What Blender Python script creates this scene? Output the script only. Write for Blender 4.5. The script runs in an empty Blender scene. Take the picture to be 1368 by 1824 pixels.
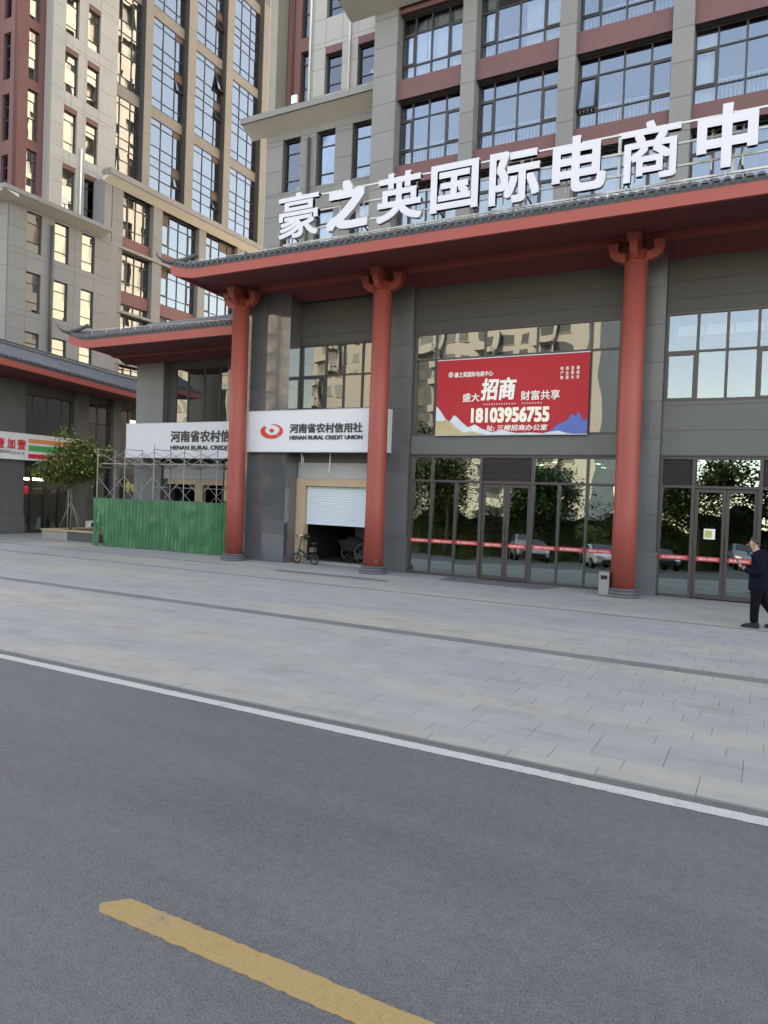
import bpy, bmesh, math, random
from mathutils import Vector, Matrix
random.seed(7)
S = bpy.context.scene
COL = S.collection
R = math.radians

# ------------------------------------------------------------------ camera
CAM_H = 2.2
yaw, pitch, roll = R(-28.142), R(-1.218), R(2.084)
fw = Vector((math.sin(yaw)*math.cos(pitch), math.cos(yaw)*math.cos(pitch), math.sin(pitch)))
rt = Vector((math.cos(yaw), -math.sin(yaw), 0)); up = rt.cross(fw)
c_, s_ = math.cos(roll), math.sin(roll)
rt2 = c_*rt + s_*up; up2 = -s_*rt + c_*up
cd = bpy.data.cameras.new('camera'); cam = bpy.data.objects.new('camera', cd); COL.objects.link(cam)
cam.matrix_world = Matrix(((rt2.x, up2.x, -fw.x, 0), (rt2.y, up2.y, -fw.y, 0), (rt2.z, up2.z, -fw.z, CAM_H), (0, 0, 0, 1)))
cd.sensor_fit = 'HORIZONTAL'; cd.sensor_width = 36; cd.lens = 36*1280/1368
cd.clip_start = 0.05; cd.clip_end = 3000
S.camera = cam

# ------------------------------------------------------------------ sky, sun, exposure
SUN_EL, SUN_AZ = R(37), math.atan2(-0.70, 0.71)      # azimuth measured from +y towards +x
W = bpy.data.worlds.new('World'); S.world = W; W.use_nodes = True
nt = W.node_tree; nt.nodes.clear()
sk = nt.nodes.new('ShaderNodeTexSky'); sk.sky_type = 'NISHITA'; sk.sun_disc = False
sk.sun_elevation = SUN_EL; sk.sun_rotation = SUN_AZ; sk.altitude = 100
sk.air_density = 1.0; sk.dust_density = 1.6; sk.ozone_density = 1.0
bg = nt.nodes.new('ShaderNodeBackground'); bg.inputs['Strength'].default_value = 0.15
wo = nt.nodes.new('ShaderNodeOutputWorld')
nt.links.new(sk.outputs[0], bg.inputs[0]); nt.links.new(bg.outputs[0], wo.inputs[0])
sd = bpy.data.lights.new('sun', 'SUN'); sd.energy = 2.2; sd.angle = R(0.5); sd.color = (1, 0.98, 0.94)
sun = bpy.data.objects.new('sun', sd); COL.objects.link(sun)
to_sun = Vector((math.sin(SUN_AZ)*math.cos(SUN_EL), math.cos(SUN_AZ)*math.cos(SUN_EL), math.sin(SUN_EL)))
sun.rotation_euler = to_sun.to_track_quat('Z', 'Y').to_euler(); sun.location = (0, 0, 90)
V = S.view_settings
V.view_transform = 'Standard'; V.look = 'None'; V.gamma = 1; V.use_curve_mapping = False
V.exposure = 2.88
try:
    V.use_white_balance = True; V.white_balance_temperature = 11000; V.white_balance_tint = 14
except Exception:
    pass
S.render.engine = 'CYCLES'
S.cycles.max_bounces = 8; S.cycles.transparent_max_bounces = 12; S.cycles.caustics_reflective = False; S.cycles.caustics_refractive = False
S.cycles.sample_clamp_indirect = 6

# ------------------------------------------------------------------ materials
MATS = {}
def new_mat(name):
    m = bpy.data.materials.new(name); m.use_nodes = True
    n = m.node_tree.nodes; n.clear()
    out = n.new('ShaderNodeOutputMaterial')
    return m, m.node_tree, out
def N(t, kind, **kw):
    n = t.nodes.new(kind)
    for k, v in kw.items():
        if k in n.inputs: n.inputs[k].default_value = v
        else: setattr(n, k, v)
    return n
def math_node(t, op, a, b=None, clamp=False):
    n = t.nodes.new('ShaderNodeMath'); n.operation = op; n.use_clamp = clamp
    for i, v in enumerate((a, b)):
        if v is None: continue
        if hasattr(v, 'is_linked'): t.links.new(v, n.inputs[i])
        else: n.inputs[i].default_value = v
    return n.outputs[0]
def mixcol(t, fac, a, b, bt='MIX'):
    n = t.nodes.new('ShaderNodeMix'); n.data_type = 'RGBA'; n.blend_type = bt
    for sock, v in ((n.inputs[0], fac), (n.inputs[6], a), (n.inputs[7], b)):
        if hasattr(v, 'is_linked'): t.links.new(v, sock)
        elif isinstance(v, (tuple, list)): sock.default_value = (*v[:3], 1)
        else: sock.default_value = v
    return n.outputs[2]
def ramp(t, src, stops):
    n = t.nodes.new('ShaderNodeValToRGB'); t.links.new(src, n.inputs[0])
    e = n.color_ramp.elements
    e[0].position, e[0].color = stops[0][0], (*stops[0][1], 1)
    e[1].position, e[1].color = stops[-1][0], (*stops[-1][1], 1)
    for p, c in stops[1:-1]:
        k = e.new(p); k.color = (*c, 1)
    return n.outputs[0]
def g3(v): return (v, v, v)
def coords(t, world=True, scale=(1, 1, 1), rnd=False):
    if world:
        src = t.nodes.new('ShaderNodeNewGeometry').outputs['Position']
    else:
        src = t.nodes.new('ShaderNodeTexCoord').outputs['Object']
    if rnd:
        oi = t.nodes.new('ShaderNodeObjectInfo'); mm = t.nodes.new('ShaderNodeVectorMath'); mm.operation = 'ADD'
        m2 = math_node(t, 'MULTIPLY', oi.outputs['Random'], 57.0)
        t.links.new(src, mm.inputs[0]); t.links.new(m2, mm.inputs[1]); src = mm.outputs[0]
    mp = t.nodes.new('ShaderNodeMapping'); mp.inputs['Scale'].default_value = scale
    t.links.new(src, mp.inputs[0]); return mp.outputs[0]
def noise(t, vec, scale, detail=4, rough=0.55):
    n = N(t, 'ShaderNodeTexNoise', Scale=scale, Detail=detail, Roughness=rough); t.links.new(vec, n.inputs['Vector']); return n.outputs['Fac']
def surf(name, col, rough=0.6, var=0.12, vscale=1.2, fine=0.05, fscale=40, bump=0.0, bscale=60, metal=0.0, spec=0.5, obj_var=0.0, streak=0.0, coat=0.0, island=0.0, tint=None):
    """plain painted / stone surface with broad and fine mottling, optional vertical dirt streaks and per-piece variation"""
    m, t, out = new_mat(name)
    p = N(t, 'ShaderNodeBsdfPrincipled', Roughness=rough, Metallic=metal)
    p.inputs['Specular IOR Level'].default_value = spec
    p.inputs['Coat Weight'].default_value = coat
    w = coords(t)
    a = noise(t, w, vscale, 5, 0.6); b = noise(t, w, fscale, 2, 0.5)
    f = math_node(t, 'ADD', math_node(t, 'MULTIPLY', math_node(t, 'SUBTRACT', a, 0.5), 2*var), math_node(t, 'MULTIPLY', math_node(t, 'SUBTRACT', b, 0.5), 2*fine))
    if streak:
        sv = coords(t, scale=(2.5, 2.5, 0.12)); sn = noise(t, sv, 2.0, 4, 0.6)
        f = math_node(t, 'SUBTRACT', f, math_node(t, 'MULTIPLY', math_node(t, 'SUBTRACT', sn, 0.45), streak*2))
    if obj_var:
        oi = t.nodes.new('ShaderNodeObjectInfo')
        f = math_node(t, 'ADD', f, math_node(t, 'MULTIPLY', math_node(t, 'SUBTRACT', oi.outputs['Random'], 0.5), 2*obj_var))
    if island:
        ge = t.nodes.new('ShaderNodeNewGeometry')
        f = math_node(t, 'ADD', f, math_node(t, 'MULTIPLY', math_node(t, 'SUBTRACT', ge.outputs['Random Per Island'], 0.5), 2*island))
    f = math_node(t, 'ADD', f, 1.0)
    base = (*col, 1)
    if tint:
        base = mixcol(t, noise(t, w, vscale*0.6, 3), col, tint)
    c = mixcol(t, 1.0, base, f, 'MULTIPLY')
    t.links.new(c, p.inputs['Base Color'])
    if bump:
        bn = N(t, 'ShaderNodeBump', Strength=1.0, Distance=bump); t.links.new(noise(t, w, bscale, 3), bn.inputs['Height']); t.links.new(bn.outputs[0], p.inputs['Normal'])
    t.links.new(p.outputs[0], out.inputs[0]); MATS[name] = m
    return m
def glass(name, base=0.3, tint=(0.16, 0.2, 0.2), refl=(0.93, 0.97, 1.0), warp=0.006, wscale=1.6, rough=0.0):
    """coated glazing: mirror reflection with slight roller-wave warp over a tinted see-through body"""
    m, t, out = new_mat(name)
    w = coords(t, world=False, rnd=True)
    h = noise(t, w, wscale, 1, 0.35)
    bn = N(t, 'ShaderNodeBump', Strength=1.0, Distance=warp); t.links.new(h, bn.inputs['Height'])
    gl = N(t, 'ShaderNodeBsdfGlossy', Roughness=rough); gl.inputs['Color'].default_value = (*refl, 1); t.links.new(bn.outputs[0], gl.inputs['Normal'])
    tr = N(t, 'ShaderNodeBsdfTransparent'); tr.inputs['Color'].default_value = (*tint, 1)
    fr = N(t, 'ShaderNodeFresnel', IOR=1.5)
    fac = math_node(t, 'ADD', math_node(t, 'MULTIPLY', fr.outputs[0], 1-base), base, True)
    mx = t.nodes.new('ShaderNodeMixShader'); t.links.new(fac, mx.inputs[0]); t.links.new(tr.outputs[0], mx.inputs[1]); t.links.new(gl.outputs[0], mx.inputs[2])
    t.links.new(mx.outputs[0], out.inputs[0]); MATS[name] = m
    return m
def emit(name, col, strength):
    m, t, out = new_mat(name); e = N(t, 'ShaderNodeEmission', Strength=strength); e.inputs[0].default_value = (*col, 1)
    t.links.new(e.outputs[0], out.inputs[0]); MATS[name] = m; return m
def polished(name, col, rough=0.12, spec=0.6):
    m, t, out = new_mat(name)
    p = N(t, 'ShaderNodeBsdfPrincipled', Roughness=rough); p.inputs['Specular IOR Level'].default_value = spec; p.inputs['Coat Weight'].default_value = 1.0 if rough < .2 else 0.0; p.inputs['Coat Roughness'].default_value = 0.03; p.inputs['Coat IOR'].default_value = 1.8
    w = coords(t); sp = noise(t, w, 140, 2, 0.7); a = noise(t, w, 1.5, 4)
    oi = t.nodes.new('ShaderNodeObjectInfo')
    f = math_node(t, 'ADD', math_node(t, 'MULTIPLY', sp, 0.5), math_node(t, 'MULTIPLY', a, 0.4))
    f = math_node(t, 'ADD', f, math_node(t, 'ADD', math_node(t, 'MULTIPLY', oi.outputs['Random'], 0.22), 0.45))
    t.links.new(mixcol(t, 1.0, col, f, 'MULTIPLY'), p.inputs['Base Color'])
    bn = N(t, 'ShaderNodeBump', Strength=1.0, Distance=0.0012); t.links.new(noise(t, coords(t, rnd=True), 1.3, 2), bn.inputs['Height']); t.links.new(bn.outputs[0], p.inputs['Normal'])
    rg = math_node(t, 'ADD', math_node(t, 'MULTIPLY', a, 0.08), rough-0.05); t.links.new(rg, p.inputs['Roughness'])
    t.links.new(p.outputs[0], out.inputs[0]); MATS[name] = m; return m

surf('wall_grey', (0.195, 0.193, 0.20), 0.75, 0.09, 0.5, 0.05, 30, obj_var=0.05, island=0.03, streak=0.06)
surf('wall_grey_back', (0.12, 0.12, 0.125), 0.85)
surf('wall_dark_lit', (0.115, 0.115, 0.118), 0.6, 0.10, 0.7, 0.06, 40, obj_var=0.03, streak=0.05)  # copy of wall_dark; the light reaching the beams is put into its colour
surf('wall_dark', (0.062, 0.060, 0.060), 0.6, 0.10, 0.7, 0.06, 40, obj_var=0.05, streak=0.05)  # darkened wall stone, shade under the eaves put into the colour
surf('wall_cream', (0.325, 0.32, 0.325), 0.75, 0.08, 0.5, 0.04, 30, obj_var=0.04, island=0.02, streak=0.07)
surf('wall_cream_back', (0.26, 0.24, 0.21), 0.85)
surf('wall_taupe', (0.20, 0.182, 0.168), 0.75, 0.08, 0.5, 0.04, 30, obj_var=0.04, streak=0.06)
surf('soffit_cream_lit', (0.56, 0.545, 0.51), 0.8, 0.08, 0.6, 0.04, streak=0.03)  # bounced light from below put into this paler colour
surf('lip_grey', (0.20, 0.20, 0.205), 0.8, 0.12, 0.8, streak=0.1)
surf('maroon', (0.150, 0.065, 0.070), 0.7, 0.10, 0.6, 0.05, 30, streak=0.08)
surf('maroon_tower', (0.155, 0.066, 0.066), 0.7, 0.12, 0.5, 0.05, 30, streak=0.10)
surf('lintel_brown', (0.13, 0.06, 0.05), 0.7)
polished('granite', (0.085, 0.09, 0.102), 0.10, 0.8)
polished('granite_rough', (0.095, 0.098, 0.107), 0.34, 0.5)
surf('column_red', (0.33, 0.062, 0.050), 0.55, 0.07, 1.4, 0.03, 25, streak=0.05, bump=0.0008, bscale=30)
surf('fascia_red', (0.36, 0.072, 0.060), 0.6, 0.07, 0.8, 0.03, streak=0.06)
surf('soffit_red_shaded', (0.15, 0.032, 0.03), 0.7, 0.07, 0.7)  # darker than the fascia paint, eave shade put into the colour
surf('beam_red', (0.32, 0.068, 0.052), 0.6, 0.07, 0.7)
surf('tile', (0.066, 0.074, 0.088), 0.5, 0.2, 2.0, 0.1, 30, obj_var=0.16, island=0.12)
surf('tile_dark', (0.05, 0.055, 0.065), 0.6)
surf('frame_dark', (0.032, 0.026, 0.028), 0.45, 0.1)
surf('frame_brown', (0.06, 0.047, 0.048), 0.45, 0.1)
surf('panel_brown', (0.10, 0.06, 0.045), 0.55, 0.1)
surf('room_dark', (0.014, 0.014, 0.015), 0.95)  # near black, standing in for the lack of light inside the rooms
surf('cart_shaded', (0.03, 0.028, 0.026), 0.8)  # darkened copy of rust_iron, shade of the doorway put into the colour
surf('room_mid', (0.22, 0.22, 0.21), 0.9)
surf('side_glass', (0.75, 0.78, 0.8), 0.16, 0.0, metal=1.0, bump=0.004, bscale=1.2)
surf('rail_white', (0.8, 0.8, 0.8), 0.5)
surf('curtain', (0.82, 0.83, 0.84), 0.9, 0.05)
surf('white_board', (0.60, 0.61, 0.65), 0.35, 0.03, 0.5, 0.01, streak=0.02)
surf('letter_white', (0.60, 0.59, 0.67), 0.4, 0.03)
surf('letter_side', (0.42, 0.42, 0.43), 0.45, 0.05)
surf('steel_white', (0.62, 0.61, 0.60), 0.5, 0.1)
surf('steel_dark', (0.07, 0.07, 0.07), 0.5)
surf('ink', (0.035, 0.035, 0.037), 0.5)
surf('logo_red', (0.62, 0.045, 0.03), 0.4)
surf('banner_red', (0.48, 0.034, 0.045), 0.7, 0.06, 1.0, 0.02, spec=0.2)
surf('print_white', (0.80, 0.77, 0.75), 0.5)
surf('print_cream', (0.83, 0.78, 0.68), 0.5)
surf('print_ice', (0.55, 0.62, 0.70), 0.5, 0.2, 3)
surf('print_sand', (0.48, 0.38, 0.22), 0.5, 0.35, 4)
surf('print_blue', (0.07, 0.13, 0.42), 0.5, 0.3, 4)
surf('strip_red', (0.62, 0.05, 0.055), 0.45)
surf('plaster_grey', (0.40, 0.41, 0.42), 0.8, 0.12, 1.5, 0.05, 20, streak=0.08)
surf('raw_wood', (0.50, 0.35, 0.24), 0.8, 0.2, 2.5, 0.12, 25)
surf('shutter', (0.62, 0.70, 0.76), 0.4, 0.04, 1, obj_var=0.03)
surf('louver', (0.075, 0.062, 0.062), 0.5)
surf('concrete', (0.33, 0.31, 0.28), 0.9, 0.2, 2.0, 0.15, 25, bump=0.004)
surf('stone_dark', (0.10, 0.10, 0.102), 0.7, 0.15)
surf('soil', (0.10, 0.075, 0.055), 0.95, 0.3, 8, bump=0.02, bscale=20)
surf('plinth', (0.085, 0.088, 0.10), 0.6, 0.2, 4, 0.1)
surf('scaffold', (0.30, 0.295, 0.285), 0.5, 0.25, 4, metal=0.3)
surf('plank', (0.40, 0.36, 0.30), 0.85, 0.25, 3)
surf('fence_green', (0.016, 0.130, 0.048), 0.36, spec=0.4, var=0.28, vscale=2.2, fine=0.10, fscale=14, obj_var=0.14, streak=0.42, tint=(0.045, 0.19, 0.105))
surf('bark', (0.16, 0.13, 0.10), 0.9, 0.3, 8)
surf('stake', (0.24, 0.225, 0.20), 0.8, 0.2)
surf('leaf_dark', (0.060, 0.115, 0.036), 0.5, 0.35, 4, 0.1, 30, island=0.4)
surf('leaf_light', (0.19, 0.26, 0.07), 0.5, 0.3, 4, 0.1, 30, island=0.4)  # leaf tone brightened to stand in for sun on the street trees
surf('leaf_rust', (0.17, 0.11, 0.045), 0.5, 0.3, 4, 0.1, 30, island=0.4)
surf('metal_bin', (0.36, 0.36, 0.355), 0.35, 0.06, metal=0.6)
surf('black', (0.012, 0.012, 0.013), 0.5)
surf('rubber', (0.02, 0.02, 0.02), 0.7)
surf('chrome', (0.7, 0.7, 0.7), 0.15, metal=1.0)
surf('teal', (0.11, 0.20, 0.21), 0.5)
surf('rust_iron', (0.10, 0.085, 0.075), 0.7, 0.3)
surf('skin', (0.42, 0.24, 0.17), 0.55, 0.05)
surf('hair', (0.012, 0.011, 0.011), 0.5)
surf('navy', (0.0045, 0.006, 0.014), 0.9, 0.15, 5, spec=0.12, bump=0.004, bscale=9)
surf('trouser', (0.0045, 0.0045, 0.006), 0.9, 0.1, spec=0.12, bump=0.004, bscale=9)
surf('shoe', (0.015, 0.015, 0.016), 0.35)
surf('sheet_plastic', (0.46, 0.54, 0.51), 0.4, 0.15, 1.2, streak=0.12, bump=0.03, bscale=2.2)
surf('mat_grey', (0.11, 0.11, 0.115), 0.9, 0.1, 4, 0.1, 30)
surf('sign_orange', (0.75, 0.22, 0.08), 0.4); surf('sign_green', (0.02, 0.32, 0.11), 0.4); surf('sign_red', (0.68, 0.02, 0.05), 0.4)
surf('sign_text_grey', (0.13, 0.13, 0.13), 0.5)
surf('sign_yellow', (0.60, 0.52, 0.10), 0.5)
surf('poster_yellow', (0.42, 0.44, 0.14), 0.5)
surf('car_white', (0.72, 0.72, 0.72), 0.25, coat=0.5); surf('car_black', (0.02, 0.02, 0.022), 0.25, coat=0.5); surf('car_silver', (0.45, 0.47, 0.5), 0.3, coat=0.5)
surf('wing_side_lit', (0.60, 0.60, 0.59), 0.8, 0.06)  # paler copy of wall_cream, sunlit brightness for reflections put into the colour
surf('far_cream', (0.24, 0.24, 0.238), 0.8, 0.1, 0.2, streak=0.05); surf('far_tan', (0.195, 0.192, 0.186), 0.8, 0.1, 0.2); surf('far_window', (0.06, 0.075, 0.085), 0.2)
surf('ground', (0.16, 0.16, 0.155), 0.9, 0.2, 0.3)
glass('glass_clear', 0.08, (0.75, 0.78, 0.8), (0.76, 0.87, 1.0), 0.0040, 0.55)
glass('glass_tower', 0.11, (0.78, 0.82, 0.84), (0.74, 0.85, 1.0), 0.0030, 0.55)
glass('glass_bay', 0.23, (0.16, 0.18, 0.18), (0.84, 0.92, 1.0), 0.0065, 0.8)
glass('glass_left', 0.34, (0.16, 0.18, 0.18), (0.95, 0.98, 1.0), 0.0065, 0.8)
glass('glass_upper', 0.26, (0.10, 0.12, 0.12), (0.84, 0.95, 1.0), 0.0075, 0.75)
glass('glass_shop', 0.33, (0.17, 0.25, 0.26), (0.78, 0.95, 0.95), 0.006, 0.7)
glass('glass_plain', 0.08, (0.55, 0.6, 0.6), (0.95, 0.98, 1.0), 0.003, 1.4)
emit('tube_light', (0.95, 1.0, 0.97), 7.0)
emit('down_light', (1.0, 0.95, 0.85), 6.0)

def scuff_column():
    m = MATS['column_red']; t = m.node_tree; p = [n for n in t.nodes if n.type == 'BSDF_PRINCIPLED'][0]
    src = p.inputs['Base Color'].links[0].from_socket
    ge = t.nodes.new('ShaderNodeNewGeometry'); sx = t.nodes.new('ShaderNodeSeparateXYZ'); t.links.new(ge.outputs['Position'], sx.inputs[0])
    hi = math_node(t, 'SUBTRACT', 1.0, math_node(t, 'DIVIDE', sx.outputs['Z'], 1.5), True)
    n1 = noise(t, coords(t, scale=(1, 1, 0.6)), 9, 6, 0.7)
    mk = ramp(t, math_node(t, 'ADD', n1, math_node(t, 'MULTIPLY', hi, 0.14)), [(0.70, (0, 0, 0)), (0.78, (0.6, 0.6, 0.6))])
    t.links.new(mixcol(t, mk, src, (0.42, 0.30, 0.27)), p.inputs['Base Color'])
scuff_column()
def asphalt():
    m, t, out = new_mat('asphalt'); p = N(t, 'ShaderNodeBsdfPrincipled', Roughness=0.85); p.inputs['Specular IOR Level'].default_value = 0.35
    w = coords(t)
    fine = noise(t, w, 95, 3, 0.75); mid = noise(t, w, 22, 4, 0.6); big = noise(t, w, 0.35, 4, 0.55); str_ = noise(t, coords(t, scale=(0.12, 1.4, 1)), 1.5, 4, 0.6)
    f = math_node(t, 'ADD', math_node(t, 'MULTIPLY', math_node(t, 'SUBTRACT', fine, 0.5), 2.6), math_node(t, 'MULTIPLY', math_node(t, 'SUBTRACT', mid, 0.5), 0.6))
    f = math_node(t, 'ADD', f, math_node(t, 'MULTIPLY', math_node(t, 'SUBTRACT', big, 0.5), 0.5))
    f = math_node(t, 'ADD', f, math_node(t, 'MULTIPLY', math_node(t, 'SUBTRACT', str_, 0.5), 0.4))
    f = math_node(t, 'ADD', f, 1.0)
    vor = N(t, 'ShaderNodeTexVoronoi', Scale=150.0); t.links.new(w, vor.inputs['Vector'])
    c = mixcol(t, 1.0, (0.113, 0.115, 0.121), f, 'MULTIPLY')
    # pale scuffs
    sc = noise(t, coords(t, scale=(0.8, 1.6, 1)), 1.9, 6, 0.7)
    sm = ramp(t, sc, [(0.69, (0, 0, 0)), (0.76, (0.55, 0.55, 0.55))])
    c = mixcol(t, sm, c, (0.27, 0.265, 0.25))
    # dark oil spots
    ol = noise(t, coords(t, scale=(0.9, 1.5, 1)), 1.1, 5, 0.65); om = ramp(t, ol, [(0.24, (0.6, 0.6, 0.6)), (0.30, (0, 0, 0))])
    c = mixcol(t, om, c, (0.07, 0.07, 0.074))
    t.links.new(c, p.inputs['Base Color'])
    bn = N(t, 'ShaderNodeBump', Strength=0.9, Distance=0.004); t.links.new(vor.outputs['Distance'], bn.inputs['Height']); t.links.new(bn.outputs[0], p.inputs['Normal'])
    t.links.new(p.outputs[0], out.inputs[0]); MATS['asphalt'] = m
asphalt()
def road_paint(name, col):
    m, t, out = new_mat(name); p = N(t, 'ShaderNodeBsdfPrincipled', Roughness=0.8); p.inputs['Specular IOR Level'].default_value = 0.3
    w = coords(t); g = noise(t, w, 90, 3, 0.75); b = noise(t, w, 5, 5, 0.65)
    f = math_node(t, 'ADD', math_node(t, 'MULTIPLY', math_node(t, 'SUBTRACT', g, 0.5), 1.1), math_node(t, 'MULTIPLY', math_node(t, 'SUBTRACT', b, 0.5), 0.5))
    c = mixcol(t, 1.0, col, math_node(t, 'ADD', f, 1.0), 'MULTIPLY')
    wr = math_node(t, 'ADD', math_node(t, 'MULTIPLY', g, 0.7), math_node(t, 'MULTIPLY', b, 0.5))
    mk = ramp(t, wr, [(0.66, (0, 0, 0)), (0.74, (0.75, 0.75, 0.75))])
    t.links.new(mixcol(t, mk, c, (0.12, 0.12, 0.122)), p.inputs['Base Color'])
    bn = N(t, 'ShaderNodeBump', Strength=0.8, Distance=0.003); t.links.new(g, bn.inputs['Height']); t.links.new(bn.outputs[0], p.inputs['Normal'])
    t.links.new(p.outputs[0], out.inputs[0]); MATS[name] = m
road_paint('line_white', (0.44, 0.43, 0.41)); road_paint('line_yellow', (0.345, 0.235, 0.105))
def paving():
    m, t, out = new_mat('paving'); p = N(t, 'ShaderNodeBsdfPrincipled', Roughness=0.8); p.inputs['Specular IOR Level'].default_value = 0.35
    w = coords(t)
    ge = t.nodes.new('ShaderNodeNewGeometry'); oi = t.nodes.new('ShaderNodeObjectInfo')
    r = math_node(t, 'FRACT', math_node(t, 'ADD', ge.outputs['Random Per Island'], oi.outputs['Random']))
    st = noise(t, coords(t, scale=(0.10, 0.62, 1)), 1.0, 4, 0.6)
    c = ramp(t, st, [(0.36, (0.258, 0.264, 0.274)), (0.5, (0.284, 0.283, 0.276)), (0.62, (0.318, 0.302, 0.268))])
    f = math_node(t, 'ADD', math_node(t, 'MULTIPLY', math_node(t, 'SUBTRACT', r, 0.5), 0.085), 1.0)
    f = math_node(t, 'ADD', f, math_node(t, 'MULTIPLY', math_node(t, 'SUBTRACT', noise(t, w, 160, 2, 0.7), 0.5), 0.5))
    f = math_node(t, 'ADD', f, math_node(t, 'MULTIPLY', math_node(t, 'SUBTRACT', noise(t, w, 2.2, 6, 0.7), 0.5), 0.35))
    c = mixcol(t, 1.0, c, f, 'MULTIPLY')
    dn = noise(t, coords(t, scale=(0.5, 1.3, 1)), 1.4, 6, 0.68); c = mixcol(t, ramp(t, dn, [(0.55, (0, 0, 0)), (0.70, (0.5, 0.5, 0.5))]), c, (0.185, 0.172, 0.15))
    t.links.new(c, p.inputs['Base Color'])
    bn = N(t, 'ShaderNodeBump', Strength=0.6, Distance=0.002); t.links.new(noise(t, w, 120, 2), bn.inputs['Height']); t.links.new(bn.outputs[0], p.inputs['Normal'])
    t.links.new(p.outputs[0], out.inputs[0]); MATS['paving'] = m
    surf('joint_sand', (0.21, 0.205, 0.195), 0.9, 0.2, 3)
    surf('paving_dark', (0.135, 0.137, 0.142), 0.8, 0.12, 2, 0.15, 120, obj_var=0.05, island=0.06)
paving()

# ------------------------------------------------------------------ mesh builder
class MB:
    def __init__(s): s.v = []; s.f = []; s.smooth = False; s.mi = []
    def face(s, pts, mi=0):
        b = len(s.v); s.v += [tuple(p) for p in pts]; s.f.append(list(range(b, b+len(pts)))); s.mi.append(mi); return s
    def hexa(s, p, mi=0):
        b = len(s.v); s.v += [tuple(q) for q in p]
        for q in ((0, 3, 2, 1), (4, 5, 6, 7), (0, 1, 5, 4), (1, 2, 6, 5), (2, 3, 7, 6), (3, 0, 4, 7)):
            s.f.append([b+i for i in q]); s.mi.append(mi)
        return s
    def box(s, x0, x1, y0, y1, z0, z1, mi=0):
        return s.hexa([(x0, y0, z0), (x1, y0, z0), (x1, y1, z0), (x0, y1, z0), (x0, y0, z1), (x1, y0, z1), (x1, y1, z1), (x0, y1, z1)], mi)
    def tube(s, path, r, seg=8, caps=True, mi=0):
        path = [Vector(p) for p in path]; rs = r if isinstance(r, (list, tuple)) else [r]*len(path); rings = []
        for i, p in enumerate(path):
            d = (path[min(i+1, len(path)-1)]-path[max(i-1, 0)]).normalized()
            a = d.cross(Vector((0, 0, 1)) if abs(d.z) < 0.95 else Vector((1, 0, 0))).normalized(); b = d.cross(a)
            base = len(s.v)
            for k in range(seg):
                t = 2*math.pi*k/seg; s.v.append(tuple(p+(a*math.cos(t)+b*math.sin(t))*rs[i]))
            rings.append(base)
        for i in range(len(rings)-1):
            for k in range(seg):
                s.f.append([rings[i]+k, rings[i]+(k+1) % seg, rings[i+1]+(k+1) % seg, rings[i+1]+k]); s.mi.append(mi)
        if caps:
            s.f.append([rings[0]+k for k in range(seg)][::-1]); s.f.append([rings[-1]+k for k in range(seg)]); s.mi += [mi, mi]
        return s
    def lathe(s, prof, cx, cy, seg=24, mi=0):
        base = len(s.v); n = len(prof)
        for r, z in prof:
            for k in range(seg):
                t = 2*math.pi*k/seg; s.v.append((cx+r*math.cos(t), cy+r*math.sin(t), z))
        for i in range(n-1):
            for k in range(seg):
                s.f.append([base+i*seg+k, base+i*seg+(k+1) % seg, base+(i+1)*seg+(k+1) % seg, base+(i+1)*seg+k]); s.mi.append(mi)
        s.f.append([base+k for k in range(seg)][::-1]); s.f.append([base+(n-1)*seg+k for k in range(seg)]); s.mi += [mi, mi]
        return s
    def prism(s, poly, fn, d0, d1, mi=0):
        """poly in 2D, fn(a,b,d)->3D, extruded between d0 and d1"""
        n = len(poly); b = len(s.v)
        for d in (d0, d1):
            for a, c in poly: s.v.append(tuple(fn(a, c, d)))
        s.f.append(list(range(b, b+n))); s.f.append(list(range(b+n, b+2*n))[::-1]); s.mi += [mi, mi]
        for i in range(n):
            j = (i+1) % n; s.f.append([b+i, b+n+i, b+n+j, b+j]); s.mi.append(mi)
        return s
    def mesh(s, name, fix=True):
        me = bpy.data.meshes.new(name); me.from_pydata(s.v, [], s.f)
        if any(s.mi):
            me.polygons.foreach_set('material_index', s.mi)
        me.update()
        if fix:
            bm = bmesh.new(); bm.from_mesh(me); bmesh.ops.recalc_face_normals(bm, faces=bm.faces); bm.to_mesh(me); bm.free()
        if s.smooth:
            me.polygons.foreach_set('use_smooth', [True]*len(me.polygons))
        return me
def link(name, me, mat=None, parent=None, loc=None, rotz=None):
    if mat is not None and not me.materials:
        for x in (mat if isinstance(mat, (list, tuple)) else [mat]): me.materials.append(MATS[x])
    o = bpy.data.objects.new(name, me); COL.objects.link(o)
    if loc is not None: o.location = loc
    if rotz is not None: o.rotation_euler = (0, 0, rotz)
    if parent is not None: attach(o, parent)
    return o
WL = {}
def attach(o, parent):
    """parent a world-placed object (roots are never rotated when parts are attached)"""
    o.parent = parent
    o.matrix_parent_inverse = Matrix.Translation(-WL.get(parent.name, Vector((0, 0, 0))))
    WL[o.name] = Vector(o.location)
    # a rotated parent must hand back an unrotated frame
    if parent.rotation_euler[:] != (0, 0, 0):
        o.matrix_parent_inverse = (Matrix.Translation(WL[parent.name]) @ parent.rotation_euler.to_matrix().to_4x4()).inverted()
def build(name, mb, mat, parent=None, smooth=False):
    mb.smooth = smooth
    return link(name, mb.mesh(name), mat, parent)
def thing(name, label, cat, loc=(0, 0, 0), group=None):
    o = bpy.data.objects.new(name, None); COL.objects.link(o); o.location = loc; WL[o.name] = Vector(loc); o.empty_display_size = 0.2
    return tag(o, label, cat, group)
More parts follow.
